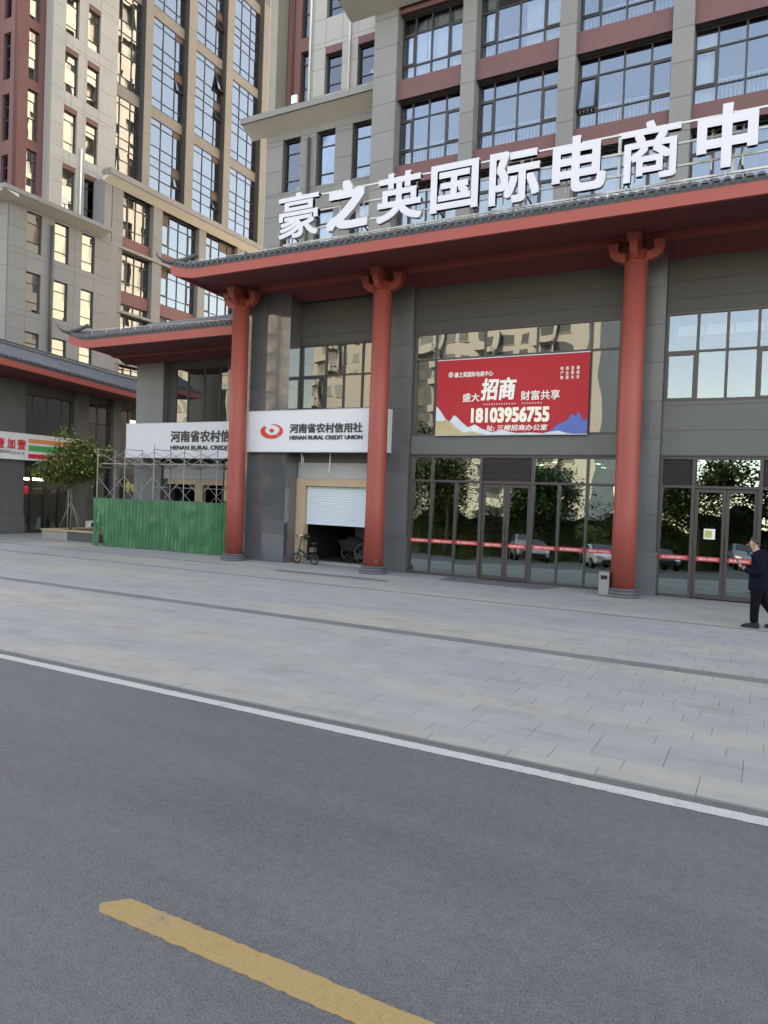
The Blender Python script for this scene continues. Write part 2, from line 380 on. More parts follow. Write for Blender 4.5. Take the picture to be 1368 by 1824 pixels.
def tag(o, label=None, cat=None, group=None, kind=None):
    for k, v in (('label', label), ('category', cat), ('group', group), ('kind', kind)):
        if v: o[k] = v
    return o
def struct(name, mb, mat): return tag(build(name, mb, mat), kind='structure')

# facade planes: u along the wall, v up, n outwards
class Plane:
    def __init__(s, kind, c): s.kind, s.c = kind, c; s.rot = 0.0 if kind == 'y' else math.pi/2
    def P(s, u, v, n=0.0): return (u, s.c-n, v) if s.kind == 'y' else (s.c+n, u, v)
    def box(s, mb, u0, u1, v0, v1, n0, n1, mi=0):
        P = s.P
        return mb.hexa([P(u0, v0, n1), P(u1, v0, n1), P(u1, v0, n0), P(u0, v0, n0), P(u0, v1, n1), P(u1, v1, n1), P(u1, v1, n0), P(u0, v1, n0)], mi)
    def at(s, n): return Plane(s.kind, s.c-n if s.kind == 'y' else s.c+n)

COUNT = {}
def quota(root, kind, n=1, lim=298):
    k = (root.name, kind); c = COUNT.get(k, 0)
    if c+n > lim: return False
    COUNT[k] = c+n; return True
MASS = {}
def mass(root, kind, mat):
    k = (root.name, kind, mat)
    if k not in MASS: MASS[k] = (root, MB())
    return MASS[k][1]
def flush_mass():
    for (rn, kind, mat), (root, mb) in MASS.items():
        o = build(kind, mb, mat, root); o['kind'] = 'stuff'
SHARED = {}
def local_box(key, w, h, d, mat):
    k = (key, round(w, 3), round(h, 3), round(d, 3), mat)
    if k not in SHARED:
        me = MB().box(-w/2, w/2, -d/2, d/2, -h/2, h/2).mesh(key); me.materials.append(MATS[mat]); SHARED[k] = me
    return SHARED[k]
def piece(root, parent, kind, pl, u0, u1, v0, v1, n0, n1, mat, tilt=0.0, yaw=0.0, lim=298):
    """one separate box-shaped piece (panel, pane) on a facade plane; past the limit it joins the mass of its kind"""
    if quota(root, kind, 1, lim):
        me = local_box(kind, u1-u0, v1-v0, abs(n1-n0), mat)
        o = bpy.data.objects.new(kind, me); COL.objects.link(o)
        o.location = pl.P((u0+u1)/2, (v0+v1)/2, (n0+n1)/2); o.rotation_euler = (tilt, 0, pl.rot+yaw)
        attach(o, parent); return o
    pl.box(mass(root, kind, mat), u0, u1, v0, v1, n0, n1)
def merge(vals, lo, hi, eps=0.02):
    r = sorted([x for x in vals if lo+eps < x < hi-eps]); out = [lo]
    for x in r:
        if x-out[-1] > eps: out.append(x)
    out.append(hi); return out
def clad(root, pl, u0, u1, v0, v1, opens, us, vs, mat, back, depth=0.4, gap=0.007, proud=0.016, lim=298):
    """stone-clad wall with openings: separate panels over a backing wall that gives the reveals their depth"""
    U = merge([o[0] for o in opens]+[o[1] for o in opens], u0, u1); Vv = merge([o[2] for o in opens]+[o[3] for o in opens], v0, v1)
    inside = lambda a, b: any(o[0]-.005 < a < o[1]+.005 and o[2]-.005 < b < o[3]+.005 for o in opens)
    bk = MB()
    for i in range(len(U)-1):
        run = None
        for j in range(len(Vv)-1):
            full = not inside((U[i]+U[i+1])/2, (Vv[j]+Vv[j+1])/2)
            if full: run = run if run is not None else Vv[j]
            if (not full or j == len(Vv)-2) and run is not None:
                top = Vv[j+1] if full else Vv[j]
                pl.box(bk, U[i], U[i+1], run, top, -depth, 0); run = None
    build('wall', bk, back, root)
    # cut the panel grid round the openings
    U2 = merge(us+[o[0] for o in opens]+[o[1] for o in opens], u0, u1, 0.05); V2 = merge(vs+[o[2] for o in opens]+[o[3] for o in opens], v0, v1, 0.05)
    for j in range(len(V2)-1):
        i = 0
        while i < len(U2)-1:
            if inside((U2[i]+U2[i+1])/2, (V2[j]+V2[j+1])/2): i += 1; continue
            k = i
            while k+1 < len(U2)-1 and not any(abs(U2[k+1]-x) < .03 for x in us) and not inside((U2[k+1]+U2[k+2])/2, (V2[j]+V2[j+1])/2): k += 1
            piece(root, root, 'stone_panel', pl, U2[i]+gap, U2[k+1]-gap, V2[j]+gap, V2[j+1]-gap, 0.0, proud, mat, lim=lim)
            i = k+1
def frange(a, b, st):
    r = []; x = a
    while x < b: r.append(x); x += st
    return r
def window(root, pl, n, us, vs, mat_glass, mat_frame='frame_dark', fw=0.05, fd=0.07, sash=(), panels=(), opened=(), rail=None, curtains=(), jitter=0.004, tilt=0.0, merged=(), name='window', lim=298):
    """us, vs: mullion and transom positions. sash: cells with a casement frame; panels: opaque cells; opened: cells hung open at the bottom;
    merged: ((i0,i1),(j0,j1)) cell blocks without inner bars"""
    fr = MB(); h = fw/2
    u0, u1, v0, v1 = us[0], us[-1], vs[0], vs[-1]
    blk = {}
    for b, ((i0, i1), (j0, j1)) in enumerate(merged):
        for i in range(i0, i1+1):
            for j in range(j0, j1+1): blk[(i, j)] = b
    pl.box(fr, u0, u0+fw, v0, v1, n-fd, n+fd/2); pl.box(fr, u1-fw, u1, v0, v1, n-fd, n+fd/2)
    pl.box(fr, u0+fw, u1-fw, v1-fw, v1, n-fd, n+fd/2); pl.box(fr, u0+fw, u1-fw, v0, v0+fw, n-fd, n+fd/2)
    for i in range(1, len(us)-1):
        for j in range(len(vs)-1):
            if (i-1, j) in blk and blk.get((i-1, j)) == blk.get((i, j)): continue
            pl.box(fr, us[i]-h, us[i]+h, max(vs[j], v0+fw), min(vs[j+1], v1-fw), n-fd, n+fd/2-.003)
    for j in range(1, len(vs)-1):
        for i in range(len(us)-1):
            if (i, j-1) in blk and blk.get((i, j-1)) == blk.get((i, j)): continue
            pl.box(fr, max(us[i]+h, u0+fw), min(us[i+1]-h, u1-fw), vs[j]-h*.8, vs[j]+h*.8, n-fd, n+fd/2-.006)
    wo = build(name, fr, mat_frame, root)
    done = set()
    for j in range(len(vs)-1):
        for i in range(len(us)-1):
            a0, a1, b0, b1 = us[i], us[i+1], vs[j], vs[j+1]
            if (i, j) in blk:
                b = blk[(i, j)]
                if b in done: continue
                done.add(b); (i0, i1), (j0, j1) = merged[b]; a0, a1, b0, b1 = us[i0], us[i1+1], vs[j0], vs[j1+1]
            if (i, j) in panels:
                p = MB(); pl.box(p, a0+h, a1-h, b0+h, b1-h, n-.03, n+.0); build('blank_panel', p, 'panel_brown', wo); continue
            t = random.uniform(-jitter, jitter)+tilt; y = random.uniform(-jitter, jitter)
            if (i, j) in sash or (i, j) in opened:
                sf = MB(); q = .055; e = .012
                A0, A1, B0, B1 = a0+e+h*.6, a1-e-h*.6, b0+e+h*.6, b1-e-h*.6
                op = (i, j) in opened
                hinge = Matrix.Identity(4)
                for (w0, w1, z0, z1) in ((A0, A0+q, B0, B1), (A1-q, A1, B0, B1), (A0+q, A1-q, B0, B0+q), (A0+q, A1-q, B1-q, B1)):
                    pl.box(sf, w0, w1, z0, z1, n-.02, n+.05)
                so = build('casement', sf, mat_frame, wo)
                pn = piece(root, so, 'pane', pl, A0+q, A1-q, B0+q, B1-q, n+.004, n+.012, mat_glass, t, y, lim)
                if op:
                    ang = R(random.uniform(9, 14))
                    piv = Vector(pl.P((A0+A1)/2, B1, n))
                    ax = Vector((1, 0, 0)) if pl.kind == 'y' else Vector((0, 1, 0))
                    rot = Matrix.Translation(piv) @ Matrix.Rotation(-ang if pl.kind == 'y' else -ang, 4, ax) @ Matrix.Translation(-piv)
                    so.data.transform(rot)
                    if pn:
                        pn.parent = wo; pn.matrix_parent_inverse = Matrix.Identity(4)
                        pn.matrix_parent_inverse = Matrix.Translation(-WL.get(wo.name, Vector((0, 0, 0))))
                        mw = rot @ Matrix.Translation(pn.location) @ pn.rotation_euler.to_matrix().to_4x4()
                        pn.location = mw.translation; pn.rotation_euler = mw.to_euler()
                elif pn:
                    # sub-parts may not go a level deeper: panes hang on the window itself
                    pn.parent = wo
                continue
            piece(root, wo, 'pane', pl, a0+h, a1-h, b0+h*.8, b1-h*.8, n-.004, n+.004, mat_glass, t, y, lim)
    if rail:
        r = MB(); zt = rail
        nn = n-.16
        pl.box(r, u0+.03, u1-.03, zt-.03, zt, nn-.015, nn+.015); pl.box(r, u0+.03, u1-.03, v0+.06, v0+.09, nn-.015, nn+.015)
        x = u0+.08
        while x < u1-.06:
            pl.box(r, x-.012, x+.012, v0+.09, zt-.03, nn-.011, nn+.011); x += .125
        build('railing', r, 'rail_white', wo)
    for (c0, c1, pinch) in curtains:
        cu = MB(); n2 = n-.22; k = int((c1-c0)/.045)+2; top = v1-.03; bot = v0+.02
        rows = [0, .35, .7, 1.0]
        def w(fr_, x):
            if not pinch: return x
            f = 1-.72*min(1, fr_/.75) if fr_ < .75 else .28+.3*(fr_-.75)
            cc = (c0+c1)/2; return cc+(x-cc)*f
        for a in range(k-1):
            x0 = c0+(c1-c0)*a/(k-1); x1 = c0+(c1-c0)*(a+1)/(k-1); d0 = .035*(a % 2); d1 = .035*((a+1) % 2)
            for b in range(3):
                za = top+(bot-top)*rows[b]; zb = top+(bot-top)*rows[b+1]
                cu.face([pl.P(w(rows[b], x0), za, n2+d0), pl.P(w(rows[b], x1), za, n2+d1), pl.P(w(rows[b+1], x1), zb, n2+d1), pl.P(w(rows[b+1], x0), zb, n2+d0)])
        build('curtain', cu, 'curtain', wo)
    return wo

# ------------------------------------------------------------------ lettering
def text_mesh(s, off=0.0, extrude=0.0, shear=0.0, space=1.0):
    cu = bpy.data.curves.new('lettering', 'FONT'); cu.body = s; cu.size = 1.0; cu.offset = off; cu.extrude = extrude; cu.shear = shear; cu.space_character = space
    cu.resolution_u = 4
    o = bpy.data.objects.new('lettering', cu); COL.objects.link(o)
    dg = bpy.context.evaluated_depsgraph_get(); me = bpy.data.meshes.new_from_object(o.evaluated_get(dg))
    bpy.data.objects.remove(o); bpy.data.curves.remove(cu); me.materials.clear(); return me
def lettering(name, s, pl, u0, u1, v0, v1, n, mat, parent, off=0.0, depth=0.004, shear=0.0, space=1.0, two=None):
    """write s so that its ink fills the given rectangle of the facade plane; off thickens the strokes (share of the letter height)"""
    me = text_mesh(s, 0.0, 0.5 if depth else 0.0, shear, space)
    co = [v.co.copy() for v in me.vertices]; fs = [list(p.vertices) for p in me.polygons]
    xs = [v.x for v in co]; ys = [v.y for v in co]
    a, b, c, d = min(xs), max(xs), min(ys), max(ys)
    bold = off*(v1-v0)*1.0
    A0, A1, C0, C1 = u0+bold, u1-bold, v0+bold, v1-bold
    shifts = [(0, 0)] if not off else [(0, 0)]+[(a_*bold, b_*bold) for a_, b_ in ((1, 1), (1, -1), (-1, 1), (-1, -1), (1, 0), (-1, 0), (0, 1), (0, -1))]
    q = MB()
    for k, (dx, dy) in enumerate(shifts):
        base = len(q.v); e = -k*(0.0006 if depth > .05 else 0.00015)
        q.v += [pl.P(A0+(v.x-a)/(b-a)*(A1-A0)+dx, C0+(v.y-c)/(d-c)*(C1-C0)+dy, n+v.z*depth+e) for v in co]
        for f in fs: q.f.append([base+i for i in f]); q.mi.append(0)
    bpy.data.meshes.remove(me)
    me = bpy.data.meshes.new(name); me.from_pydata(q.v, [], q.f); me.update()
    me.materials.append(MATS[mat])
    if two:
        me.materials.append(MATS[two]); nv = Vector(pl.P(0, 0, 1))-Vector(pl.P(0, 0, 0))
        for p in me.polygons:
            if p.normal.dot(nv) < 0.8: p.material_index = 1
    return link(name, me, None, parent)
# ------------------------------------------------------------------ ground
gz = MB().box(-400, 400, -400, 400, -0.6, -0.10); struct('ground', gz, 'ground')
rd = MB().box(-150, 120, -4.6, 5.972, -0.099, -0.022); struct('road', rd, 'asphalt')
wl = MB(); wl.box(-150, -26, 5.725, 5.872, -0.0215, -0.018); wl.box(4, 120, 5.725, 5.872, -0.0215, -0.018)
random.seed(8)
X_ = [-26+.04*i for i in range(751)]; ea = [5.725+random.uniform(-.005, .005)+.004*math.sin(x*2.1) for x in X_]; eb_ = [5.872+random.uniform(-.005, .005)+.004*math.sin(x*1.7+1) for x in X_]
for i in range(750): wl.face([(X_[i], ea[i], -.018), (X_[i+1], ea[i+1], -.018), (X_[i+1], eb_[i+1], -.018), (X_[i], eb_[i], -.018)])
tag(build('road_edge_line', wl, 'line_white'), kind='structure')
random.seed(3)
for i in range(-7, 7):
    x0 = -3.03+i*9.0
    if i == 0: pts = [(-3.04, 2.66), (-2.95, 2.775), (0.2, 2.775), (0.95, 2.775), (0.95, 2.60), (-2.6, 2.60), (-3.0, 2.605)]
    else: pts = [(x0, 2.605), (x0, 2.775), (x0+4, 2.775), (x0+4, 2.605)]
    if i == 0:
        top = [(-2.95+.035*j, 2.775+random.uniform(-.006, .006)) for j in range(112)]; bot = [(-3.0+.035*j, 2.605+random.uniform(-.006, .006)) for j in range(112)]
        pts = [(-3.05, 2.66)]+top+bot[::-1]
    yl = MB().prism(pts, lambda a, c, d: (a, c, d), -0.0215, -0.018)
    o = build('lane_dash', yl, 'line_yellow'); tag(o, kind='structure')
# paving: separate slabs close to the road, one mass beyond
pz = MB().box(-70, 40, 5.976, 60, -0.095, -0.012); plaza = struct('plaza', pz, 'joint_sand')
slabs = []
y = 5.985
x = -46.0+0.0
while x < 26:
    slabs.append((x, x+.7555, y, y+.1755, 'paving')); x += .76
y = 6.165; row = 0
while y < 24.3:
    d = .30
    mat = 'paving'
    if 10.28 < y+d/2 < 10.70: pass
    off = (0, .30, .30, .15, .45, 0, .30, .45, .15)[row % 9]
    x = -46.0+off
    stripe = None
    if y < 10.34 < y+d: d = 10.34-y
    elif abs(y-10.34) < .01: d = .30; mat = 'paving_dark'; stripe = 1
    elif y < 14.78 < y+d: d = 14.78-y
    elif abs(y-14.78) < .01: d = .13; mat = 'paving_dark'; stripe = 1
    elif y < 16.72 < y+d: d = 16.72-y
    elif abs(y-16.72) < .01: d = .11; mat = 'paving_dark'; stripe = 2
    while x < 26:
        if not (x < -29.3 and y > 18.9):
            mm = mat
            if stripe == 2 and x > -14: mm = 'paving'
            if -12.7 < x < -9.2 and 16.45 < y+d/2 < 16.95: mm = 'paving_dark'
            slabs.append((x, x+.597, y, y+d-.0035, mm))
        x += .60
    y += d; row += 1
def seen_size(s):
    cx, cy = (s[0]+s[1])/2, (s[2]+s[3])/2
    v = Vector((cx, cy, -CAM_H)); dz = v.dot(fw)
    if dz < 1: return 0
    px = 684+1280*v.dot(rt2)/dz
    if px < -60 or px > 1430: return 0
    return (s[1]-s[0])*(s[3]-s[2])*CAM_H/dz**3
order = sorted(range(len(slabs)), key=lambda i: -seen_size(slabs[i]))
single = set(order[:290])
rest = {}
for i, (x0, x1, y0, y1, mm) in enumerate(slabs):
    r1 = random.uniform(-.0022, .0022)
    if i in single:
        key = ('paving_slab', round(x1-x0, 3), round(y1-y0, 3), mm)
        if key not in SHARED:
            w, d = (x1-x0)/2, (y1-y0)/2; b = .0025
            q = MB(); q.hexa([(-w, -d, -.05), (w, -d, -.05), (w, d, -.05), (-w, d, -.05), (-w, -d, -b), (w, -d, -b), (w, d, -b), (-w, d, -b)])
            q.hexa([(-w, -d, -b+.0001), (w, -d, -b+.0001), (w, d, -b+.0001), (-w, d, -b+.0001), (-w+b, -d+b, 0), (w-b, -d+b, 0), (w-b, d-b, 0), (-w+b, d-b, 0)])
            me = q.mesh('paving_slab'); me.materials.append(MATS[mm]); SHARED[key] = me
        o = bpy.data.objects.new('paving_slab', SHARED[key]); COL.objects.link(o); o.location = ((x0+x1)/2, (y0+y1)/2, r1); o.parent = plaza
        o.rotation_euler = (random.uniform(-.0015, .0015), random.uniform(-.0015, .0015), random.uniform(-.002, .002))
    else:
        rest.setdefault(mm, MB()).box(x0, x1, y0, y1, -.05, r1*.8)
for mm, q in rest.items():
    o = build('paving_slab', q, mm, None); o.parent = plaza; o['kind'] = 'stuff'

# ------------------------------------------------------------------ main building
MAIN = thing('commercial_building', 'tall grey building with maroon bands above a red columned ground floor with tiled eaves', 'building', (-8, 30, 0))
T = Plane('y', 24.0)
FL = 3.19; Z0 = 14.67
pil = [(-13.96, -13.0), (-10.35, -9.84), (-6.82, -6.28), (-3.25, -2.65), (0.30, 0.90), (3.85, 4.45), (7.4, 8.0)]
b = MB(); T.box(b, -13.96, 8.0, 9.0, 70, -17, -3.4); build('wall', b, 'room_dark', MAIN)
random.seed(11)
for k, (a, c) in enumerate(pil):
    q = MB(); T.box(q, a+.004, c-.004, 8.6, 45, -.75, -.0); build('pier', q, 'wall_grey_back', MAIN)
    z = Z0-5*FL/3*1.0
    z = 9.6
    while z < 24.0 and a < 3:
        piece(MAIN, MAIN, 'stone_panel', T, a-.012, c+.012, z+.007, z+FL/3-.007, 0, .018, 'wall_grey', lim=120)
        piece(MAIN, MAIN, 'stone_panel', Plane('x', c+.002), T.c+.004, T.c+.72, z+.007, z+FL/3-.007, 0, .014, 'wall_grey', lim=120)
        z += FL/3
zt = [Z0+FL*k for k in (-1, 0, 1, 2, 3)]
for bi in range(6):
    a, c = pil[bi][1], pil[bi+1][0]
    g0, g1 = a+.0, c-.0
    if bi == 0: us = [g0, -12.45, -11.78, -11.08, g1]
    elif bi == 1: us = [g0, -9.22, -8.37, -7.49, g1]
    elif bi == 2: us = [g0, -5.6, -4.76, -3.92, g1]
    else: us = [g0, g0+.68, (g0+g1)/2, g1-.66, g1]
    for k, z in enumerate(zt):
        # floor edge and maroon spandrel under the window
        q = MB(); T.box(q, g0+.016, g1-.003, z-.73, z, -.29, -.13); sp = build('spandrel', q, 'maroon', MAIN)
        q = MB(); T.box(q, g0+.016, g1-.003, z-.70, z-.03, -3.2, -.31); build('floor_slab', q, 'room_mid', MAIN)
        if bi > 4: continue
        if bi == 0 and k >= 4: continue
        vs = [z, z+.63, z+1.80, z+FL-.735]
        cur = []
        if bi == 0 and k == 2: cur = [(us[0]+.1, us[1]+.35, 0), (us[1]+.4, us[2]+.1, 0), (us[2]+.1, us[3], 0), (us[3]+.05, us[4]-.05, 0)]
        if bi == 1 and k == 2: cur = [(us[0]+.12, us[1]-.12, 1), (us[2]+.15, us[3]-.05, 0), (us[3]+.02, us[4]-.06, 0)]
        if bi == 3 and k == 1: cur = [(us[0]+.05, us[1], 0)]
        if bi == 1 and k == 0: cur = [(us[0]+.05, us[2], 0), (us[3], us[4]-.04, 0)]
        if bi == 2 and k == 0: cur = [(us[1], us[4]-.04, 0)]
        if bi == 0 and k == 0: cur = [(us[0]+.05, us[4]-.04, 0)]
        if bi == 2 and k == 3: cur = [(us[0]+.05, us[1], 0)]
        op = [(0, 1)] if (bi == 2 and k == 1) else []
        window(MAIN, T, -.48, us, vs, 'glass_tower', 'frame_dark', .06, .08, sash=[(0, 1), (3, 1)], opened=op, rail=z+.86, curtains=cur, jitter=.006, lim=(170 if bi < 4 and k < 4 else 0))
# cornice over the first bay of the tower
def cornice(root, pl, u0, u1, v_in, v_out, v_top, n1, mat_s='soffit_cream_lit', mat_l='lip_grey', n0=0.0, cut0=0.0, cut1=0.0):
    """sloping pale soffit with a grey lip"""
    q = MB()
    prof = [(n0, v_in), (n1-.06, v_out), (n1-.06, v_out+.06), (n0, v_top-.05)]
    P = pl.P
    a = [P(u0+(cut0 if n > .2 else cut0*1.0)*(1 - n/n1), v, n) for n, v in prof]; c = [P(u1-cut1*(1-n/n1), v, n) for n, v in prof]
    q.v += a+c; q.f += [[0, 1, 2, 3], [7, 6, 5, 4], [0, 4, 5, 1], [1, 5, 6, 2], [2, 6, 7, 3], [3, 7, 4, 0]]; q.mi += [0]*6
    build('cornice', q, mat_s, root)
    q = MB(); pl.box(q, u0-.03, u1+.03, v_out+.012, v_top, n1-.16, n1+.02); pl.box(q, u0-.03, u0+.12, v_out+.012, v_top, n0, n1-.165); pl.box(q, u1-.12, u1+.03, v_out+.012, v_top, n0, n1-.165)
    pl.box(q, u0+.12, u1-.12, v_top-.045, v_top-.02, n0-.3, n1-.17)
    build('cornice_lip', q, mat_l, root)
cornice(MAIN, T, -15.05, -6.0, 20.50, 20.75, 21.05, 1.0)
q = MB(); T.box(q, -13.96, 8.0, 27.6, 70, -.7, -.1); build('upper_wall', q, 'wall_grey', MAIN)
# wing, left of the tower
Wl = Plane('y', 25.0)
ops = []
for zt_ in (17.2, 14.01, 10.82):
    for (a, c) in ((-18.88, -17.98), (-17.16, -16.26), (-15.43, -14.53)): ops.append((a, c, zt_-2.22, zt_))
clad(MAIN, Wl, -19.78, -13.97, 7.6, 17.66, ops, [-18.88, -17.98, -17.16, -16.26, -15.43, -14.53], frange(8.5, 17.6, FL/3), 'wall_grey', 'wall_grey_back', lim=180)
for k, (a, c, z0, z1) in enumerate(ops):
    if z0 < 9.5: continue
    window(MAIN, Wl, -.22, [a, c], [z0, z0+.52, z1-.56, z1], 'glass_tower', 'frame_dark', .055, .08, rail=z0+.62, curtains=[(a+.05, c-.05, 0)] if k in (3, 4, 5) else [], jitter=.008, lim=200)
cornice(MAIN, Wl, -20.55, -13.97, 17.50, 17.84, 18.09, .8, cut0=.0)
Wu = Plane('y', 25.6)
ops = []
for k in range(4):
    zt_ = 21.05+FL*k
    ops += [(-17.28, -16.45, zt_-1.98, zt_-.0), (-15.68, -14.86, zt_-1.98, zt_)]
clad(MAIN, Wu, -18.15, -13.97, 17.7, 34, ops, [-17.9, -17.28, -16.45, -15.68, -14.86], frange(18.05, 34, FL/3), 'wall_cream', 'wall_cream_back', lim=200)
for (a, c, z0, z1) in ops:
    q = MB(); Wu.box(q, a+.004, c-.004, z1-.30, z1-.004, -.34, .012); build('lintel', q, 'maroon', MAIN)
    cur = [(a+.38, c-.05, 0)] if (a > -16 and z1 < 22) else []
    window(MAIN, Wu, -.20, [a, c], [z0, z0+.45, z1-.78, z1-.30], 'glass_tower', 'frame_dark', .055, .08, rail=z0+.6 if not cur else None, curtains=cur, jitter=.008, lim=212)
Wr = Plane('y', 25.7)
ops = [(-18.62, -18.16, 18.6-.0+FL*k, 18.6+2.62+FL*k) for k in range(-1, 4)]
clad(MAIN, Wr, -19.3, -18.155, 17.7, 34, ops, [], [], 'maroon_tower', 'maroon', gap=0)
for (a, c, z0, z1) in ops:
    if z1 > 18: window(MAIN, Wr, -.18, [a, c+.0], [max(z0, 17.75), z0+1.1 if z0 > 17.7 else 18.3, z1-.5, z1], 'glass_tower', 'frame_dark', .05, .08, jitter=.008, lim=216)
q = MB(); Wu.box(q, -19.4, -13.97, 7.6, 70, -19.0, -3.0); build('wall', q, 'room_dark', MAIN)
q = MB(); Wu.box(q, -19.3, -13.97, 34.01, 70, -2.9, 0); build('upper_wall', q, 'wall_cream', MAIN)
for zz in range(6):
    q = MB(); Wu.box(q, -19.1, -14.0, 17.72+FL*zz-3.19, 17.9+FL*zz-3.19, -2.98, -.48); build('floor_slab', q, 'room_mid', MAIN)
# sunlit side wall of the wing (faces the left tower)
Ws = Plane('x', -19.78)
class FlipPlane(Plane):
    def __init__(s, c): s.kind, s.c, s.rot = 'x', c, -math.pi/2
    def P(s, u, v, n=0.0): return (s.c-n, -u, v)
Ws = FlipPlane(-19.80)
ops = []
for k in range(12):
    for yy in (27.3, 29.4, 32.2, 34.6, 36.8, 38.9, 41.2, 43.0):
        ops.append((-yy-.95, -yy, 12.2+FL*k, 14.2+FL*k))
clad(MAIN, Ws, -44.6, -25.02, 7.6, 60, ops, [], frange(9, 60, FL), 'wing_side_lit', 'wall_cream_back', gap=.004, lim=0)
q = MB()
for (a, c, z0, z1) in ops: Ws.box(q, a, c, z0, z1, -.36, -.33)
o = build('side_windows', q, 'plaster_grey', MAIN); o['kind'] = 'stuff'
# fittings on the wing
q = MB(); q.tube([(-18.02, 25.52, 18.0), (-18.02, 25.52, 34)], .045, 8); build('drainpipe', q, 'rail_white', MAIN, True)
q = MB(); q.tube([(-16.05, 25.52, 18.0), (-16.05, 25.52, 34)], .045, 8); build('drainpipe', q, 'rail_white', MAIN, True)
q = MB(); q.tube([(-19.0, 25.62, 18.0), (-19.0, 25.62, 34)], .04, 8); build('drainpipe', q, 'maroon', MAIN, True)
q = MB(); q.tube([(-17.5, 24.9, 8.0), (-17.5, 24.9, 17.0)], .07, 8); build('drainpipe', q, 'wall_dark', MAIN, True)
def floodlight(root, x, y, z, ry=0):
    q = MB(); q.box(x-.13, x+.13, y-.05, y+.05, z+.12, z+.46); o = build('floodlight', q, 'rail_white', root)
    q = MB(); q.box(x-.10, x+.10, y-.058, y-.051, z+.16, z+.42); build('lens', q, 'white_board', o)
    q = MB(); q.box(x-.02, x+.02, y-.02, y+.02, z, z+.118); build('bracket', q, 'steel_dark', o)
floodlight(MAIN, -17.9, 24.35, 18.09)
q = MB()
for i in range(3): q.box(-16.95+i*.16, -16.83+i*.16, 25.85, 25.9, 22.9-.07*i, 23.02-.07*i)
build('room_light', q, 'tube_light', MAIN)

# ---- ground storeys
G = Plane('y', 18.9)
random.seed(5)
# polished pier at the left corner
Pr = Plane('y', 18.5)
q = MB(); Pr.box(q, -15.50, -13.455, -.02, 8.55, -2.2, -.0); build('pier', q, 'wall_grey_back', MAIN)
for (a, c) in ((-15.51, -14.38), (-14.38, -13.445)):
    for z in frange(0.0, 8.4, .92):
        piece(MAIN, MAIN, 'stone_panel', Pr, a+.003, c-.003, z+.003, min(z+.917, 8.5), 0, .02, 'granite')
for z in frange(0.0, 8.4, .92):
    piece(MAIN, MAIN, 'stone_panel', Plane('x', -13.453), 18.485, 19.08, z+.003, min(z+.917, 8.5), 0, .012, 'granite')
    piece(MAIN, MAIN, 'stone_panel', FlipPlane(-15.502), -20.45, -18.485, z+.003, min(z+.917, 8.5), 0, .012, 'granite')
def pilaster(u0, u1, yf, base=True):
    p = Plane('y', yf)
    q = MB(); p.box(q, u0+.006, u1-.006, -.02, 8.5, -.9, 0); build('pier', q, 'wall_grey_back', MAIN)
    lo = 1.08 if base else 0
    for z in frange(lo, 8.4, .93):
        piece(MAIN, MAIN, 'stone_panel', p, u0, u1, z+.003, min(z+.926, 8.5), 0, .02, 'granite_rough')
        piece(MAIN, MAIN, 'stone_panel', Plane('x', u1-.006), yf-.016, yf+.3, z+.003, min(z+.926, 8.5), 0, .012, 'granite_rough')
    if base:
        q = MB(); p.box(q, u0-.05, u1+.05, 0, .93, -.2, .055); p.box(q, u0-.035, u1+.035, .931, .985, -.2, .04); p.box(q, u0-.05, u1+.05, .986, 1.076, -.2, .05)
        build('pier_base', q, 'granite_rough', MAIN)
pilaster(-10.02, -9.30, 18.78); pilaster(-3.05, -2.42, 18.72); pilaster(3.92, 4.6, 18.75); pilaster(10.9, 11.6, 18.75)
def band(u0, u1, v0, v1, n=0.0, mat='wall_dark', ph=None, joints=()):
    q = MB(); G.box(q, u0, u1, v0, v1, -.3, n-.016); build('wall', q, 'wall_grey_back', MAIN)
    zs = merge(list(joints), v0, v1)
    for i in range(len(zs)-1): piece(MAIN, MAIN, 'stone_panel', G, u0+.003, u1-.003, zs[i]+.004, zs[i+1]-.004, n-.015, n, mat)
# left bay with the roller shutter
GA = Plane('y', 19.1)
def bandA(*a, **k):
    global G
    g0 = G; G = GA; band(*a, **k); G = g0

q = MB(); GA.box(q, -13.451, -10.0, 3.2, 4.86, -.3, -.03); build('wall', q, 'wall_grey_back', MAIN)
bandA(-13.441, -10.136, 6.95, 8.5, joints=(7.22, 7.62))
window(MAIN, GA, -.06, [-13.431, -12.491, -11.824, -11.157, -10.490, -10.136], [4.86, 5.95, 6.95], 'glass_upper', 'frame_dark', .06, .09, sash=[(0, 0)], jitter=.01)
q = MB()
for (a, c) in ((-13.431, -13.037), (-13.032, -12.228), (-12.223, -10.136)): GA.box(q, a, c, 2.70, 3.52, -.2, -.05)
build('plaster_panel', q, 'plaster_grey', MAIN)
q = MB(); GA.box(q, -13.451, -13.128, 0, 2.695, -.25, -.01); build('door_jamb', q, 'raw_wood', MAIN)
q = MB(); GA.box(q, -13.123, -10.136, 2.46, 2.695, -.25, .01); build('door_lintel', q, 'raw_wood', MAIN)
q = MB()
z = 1.27
while z < 2.45:
    GA.box(q, -13.107, -10.207, z, z+.074, -.17, -.14); GA.box(q, -13.107, -10.207, z+.010, z+.066, -.14, -.132); z += .079
GA.box(q, -13.107, -10.207, 1.235, 1.268, -.18, -.125)
sh = build('roller_shutter', q, 'shutter', MAIN)
q = MB(); GA.box(q, -13.097, -10.207, 0.0, .055, -.5, -.06); build('door_sill', q, 'concrete', MAIN)
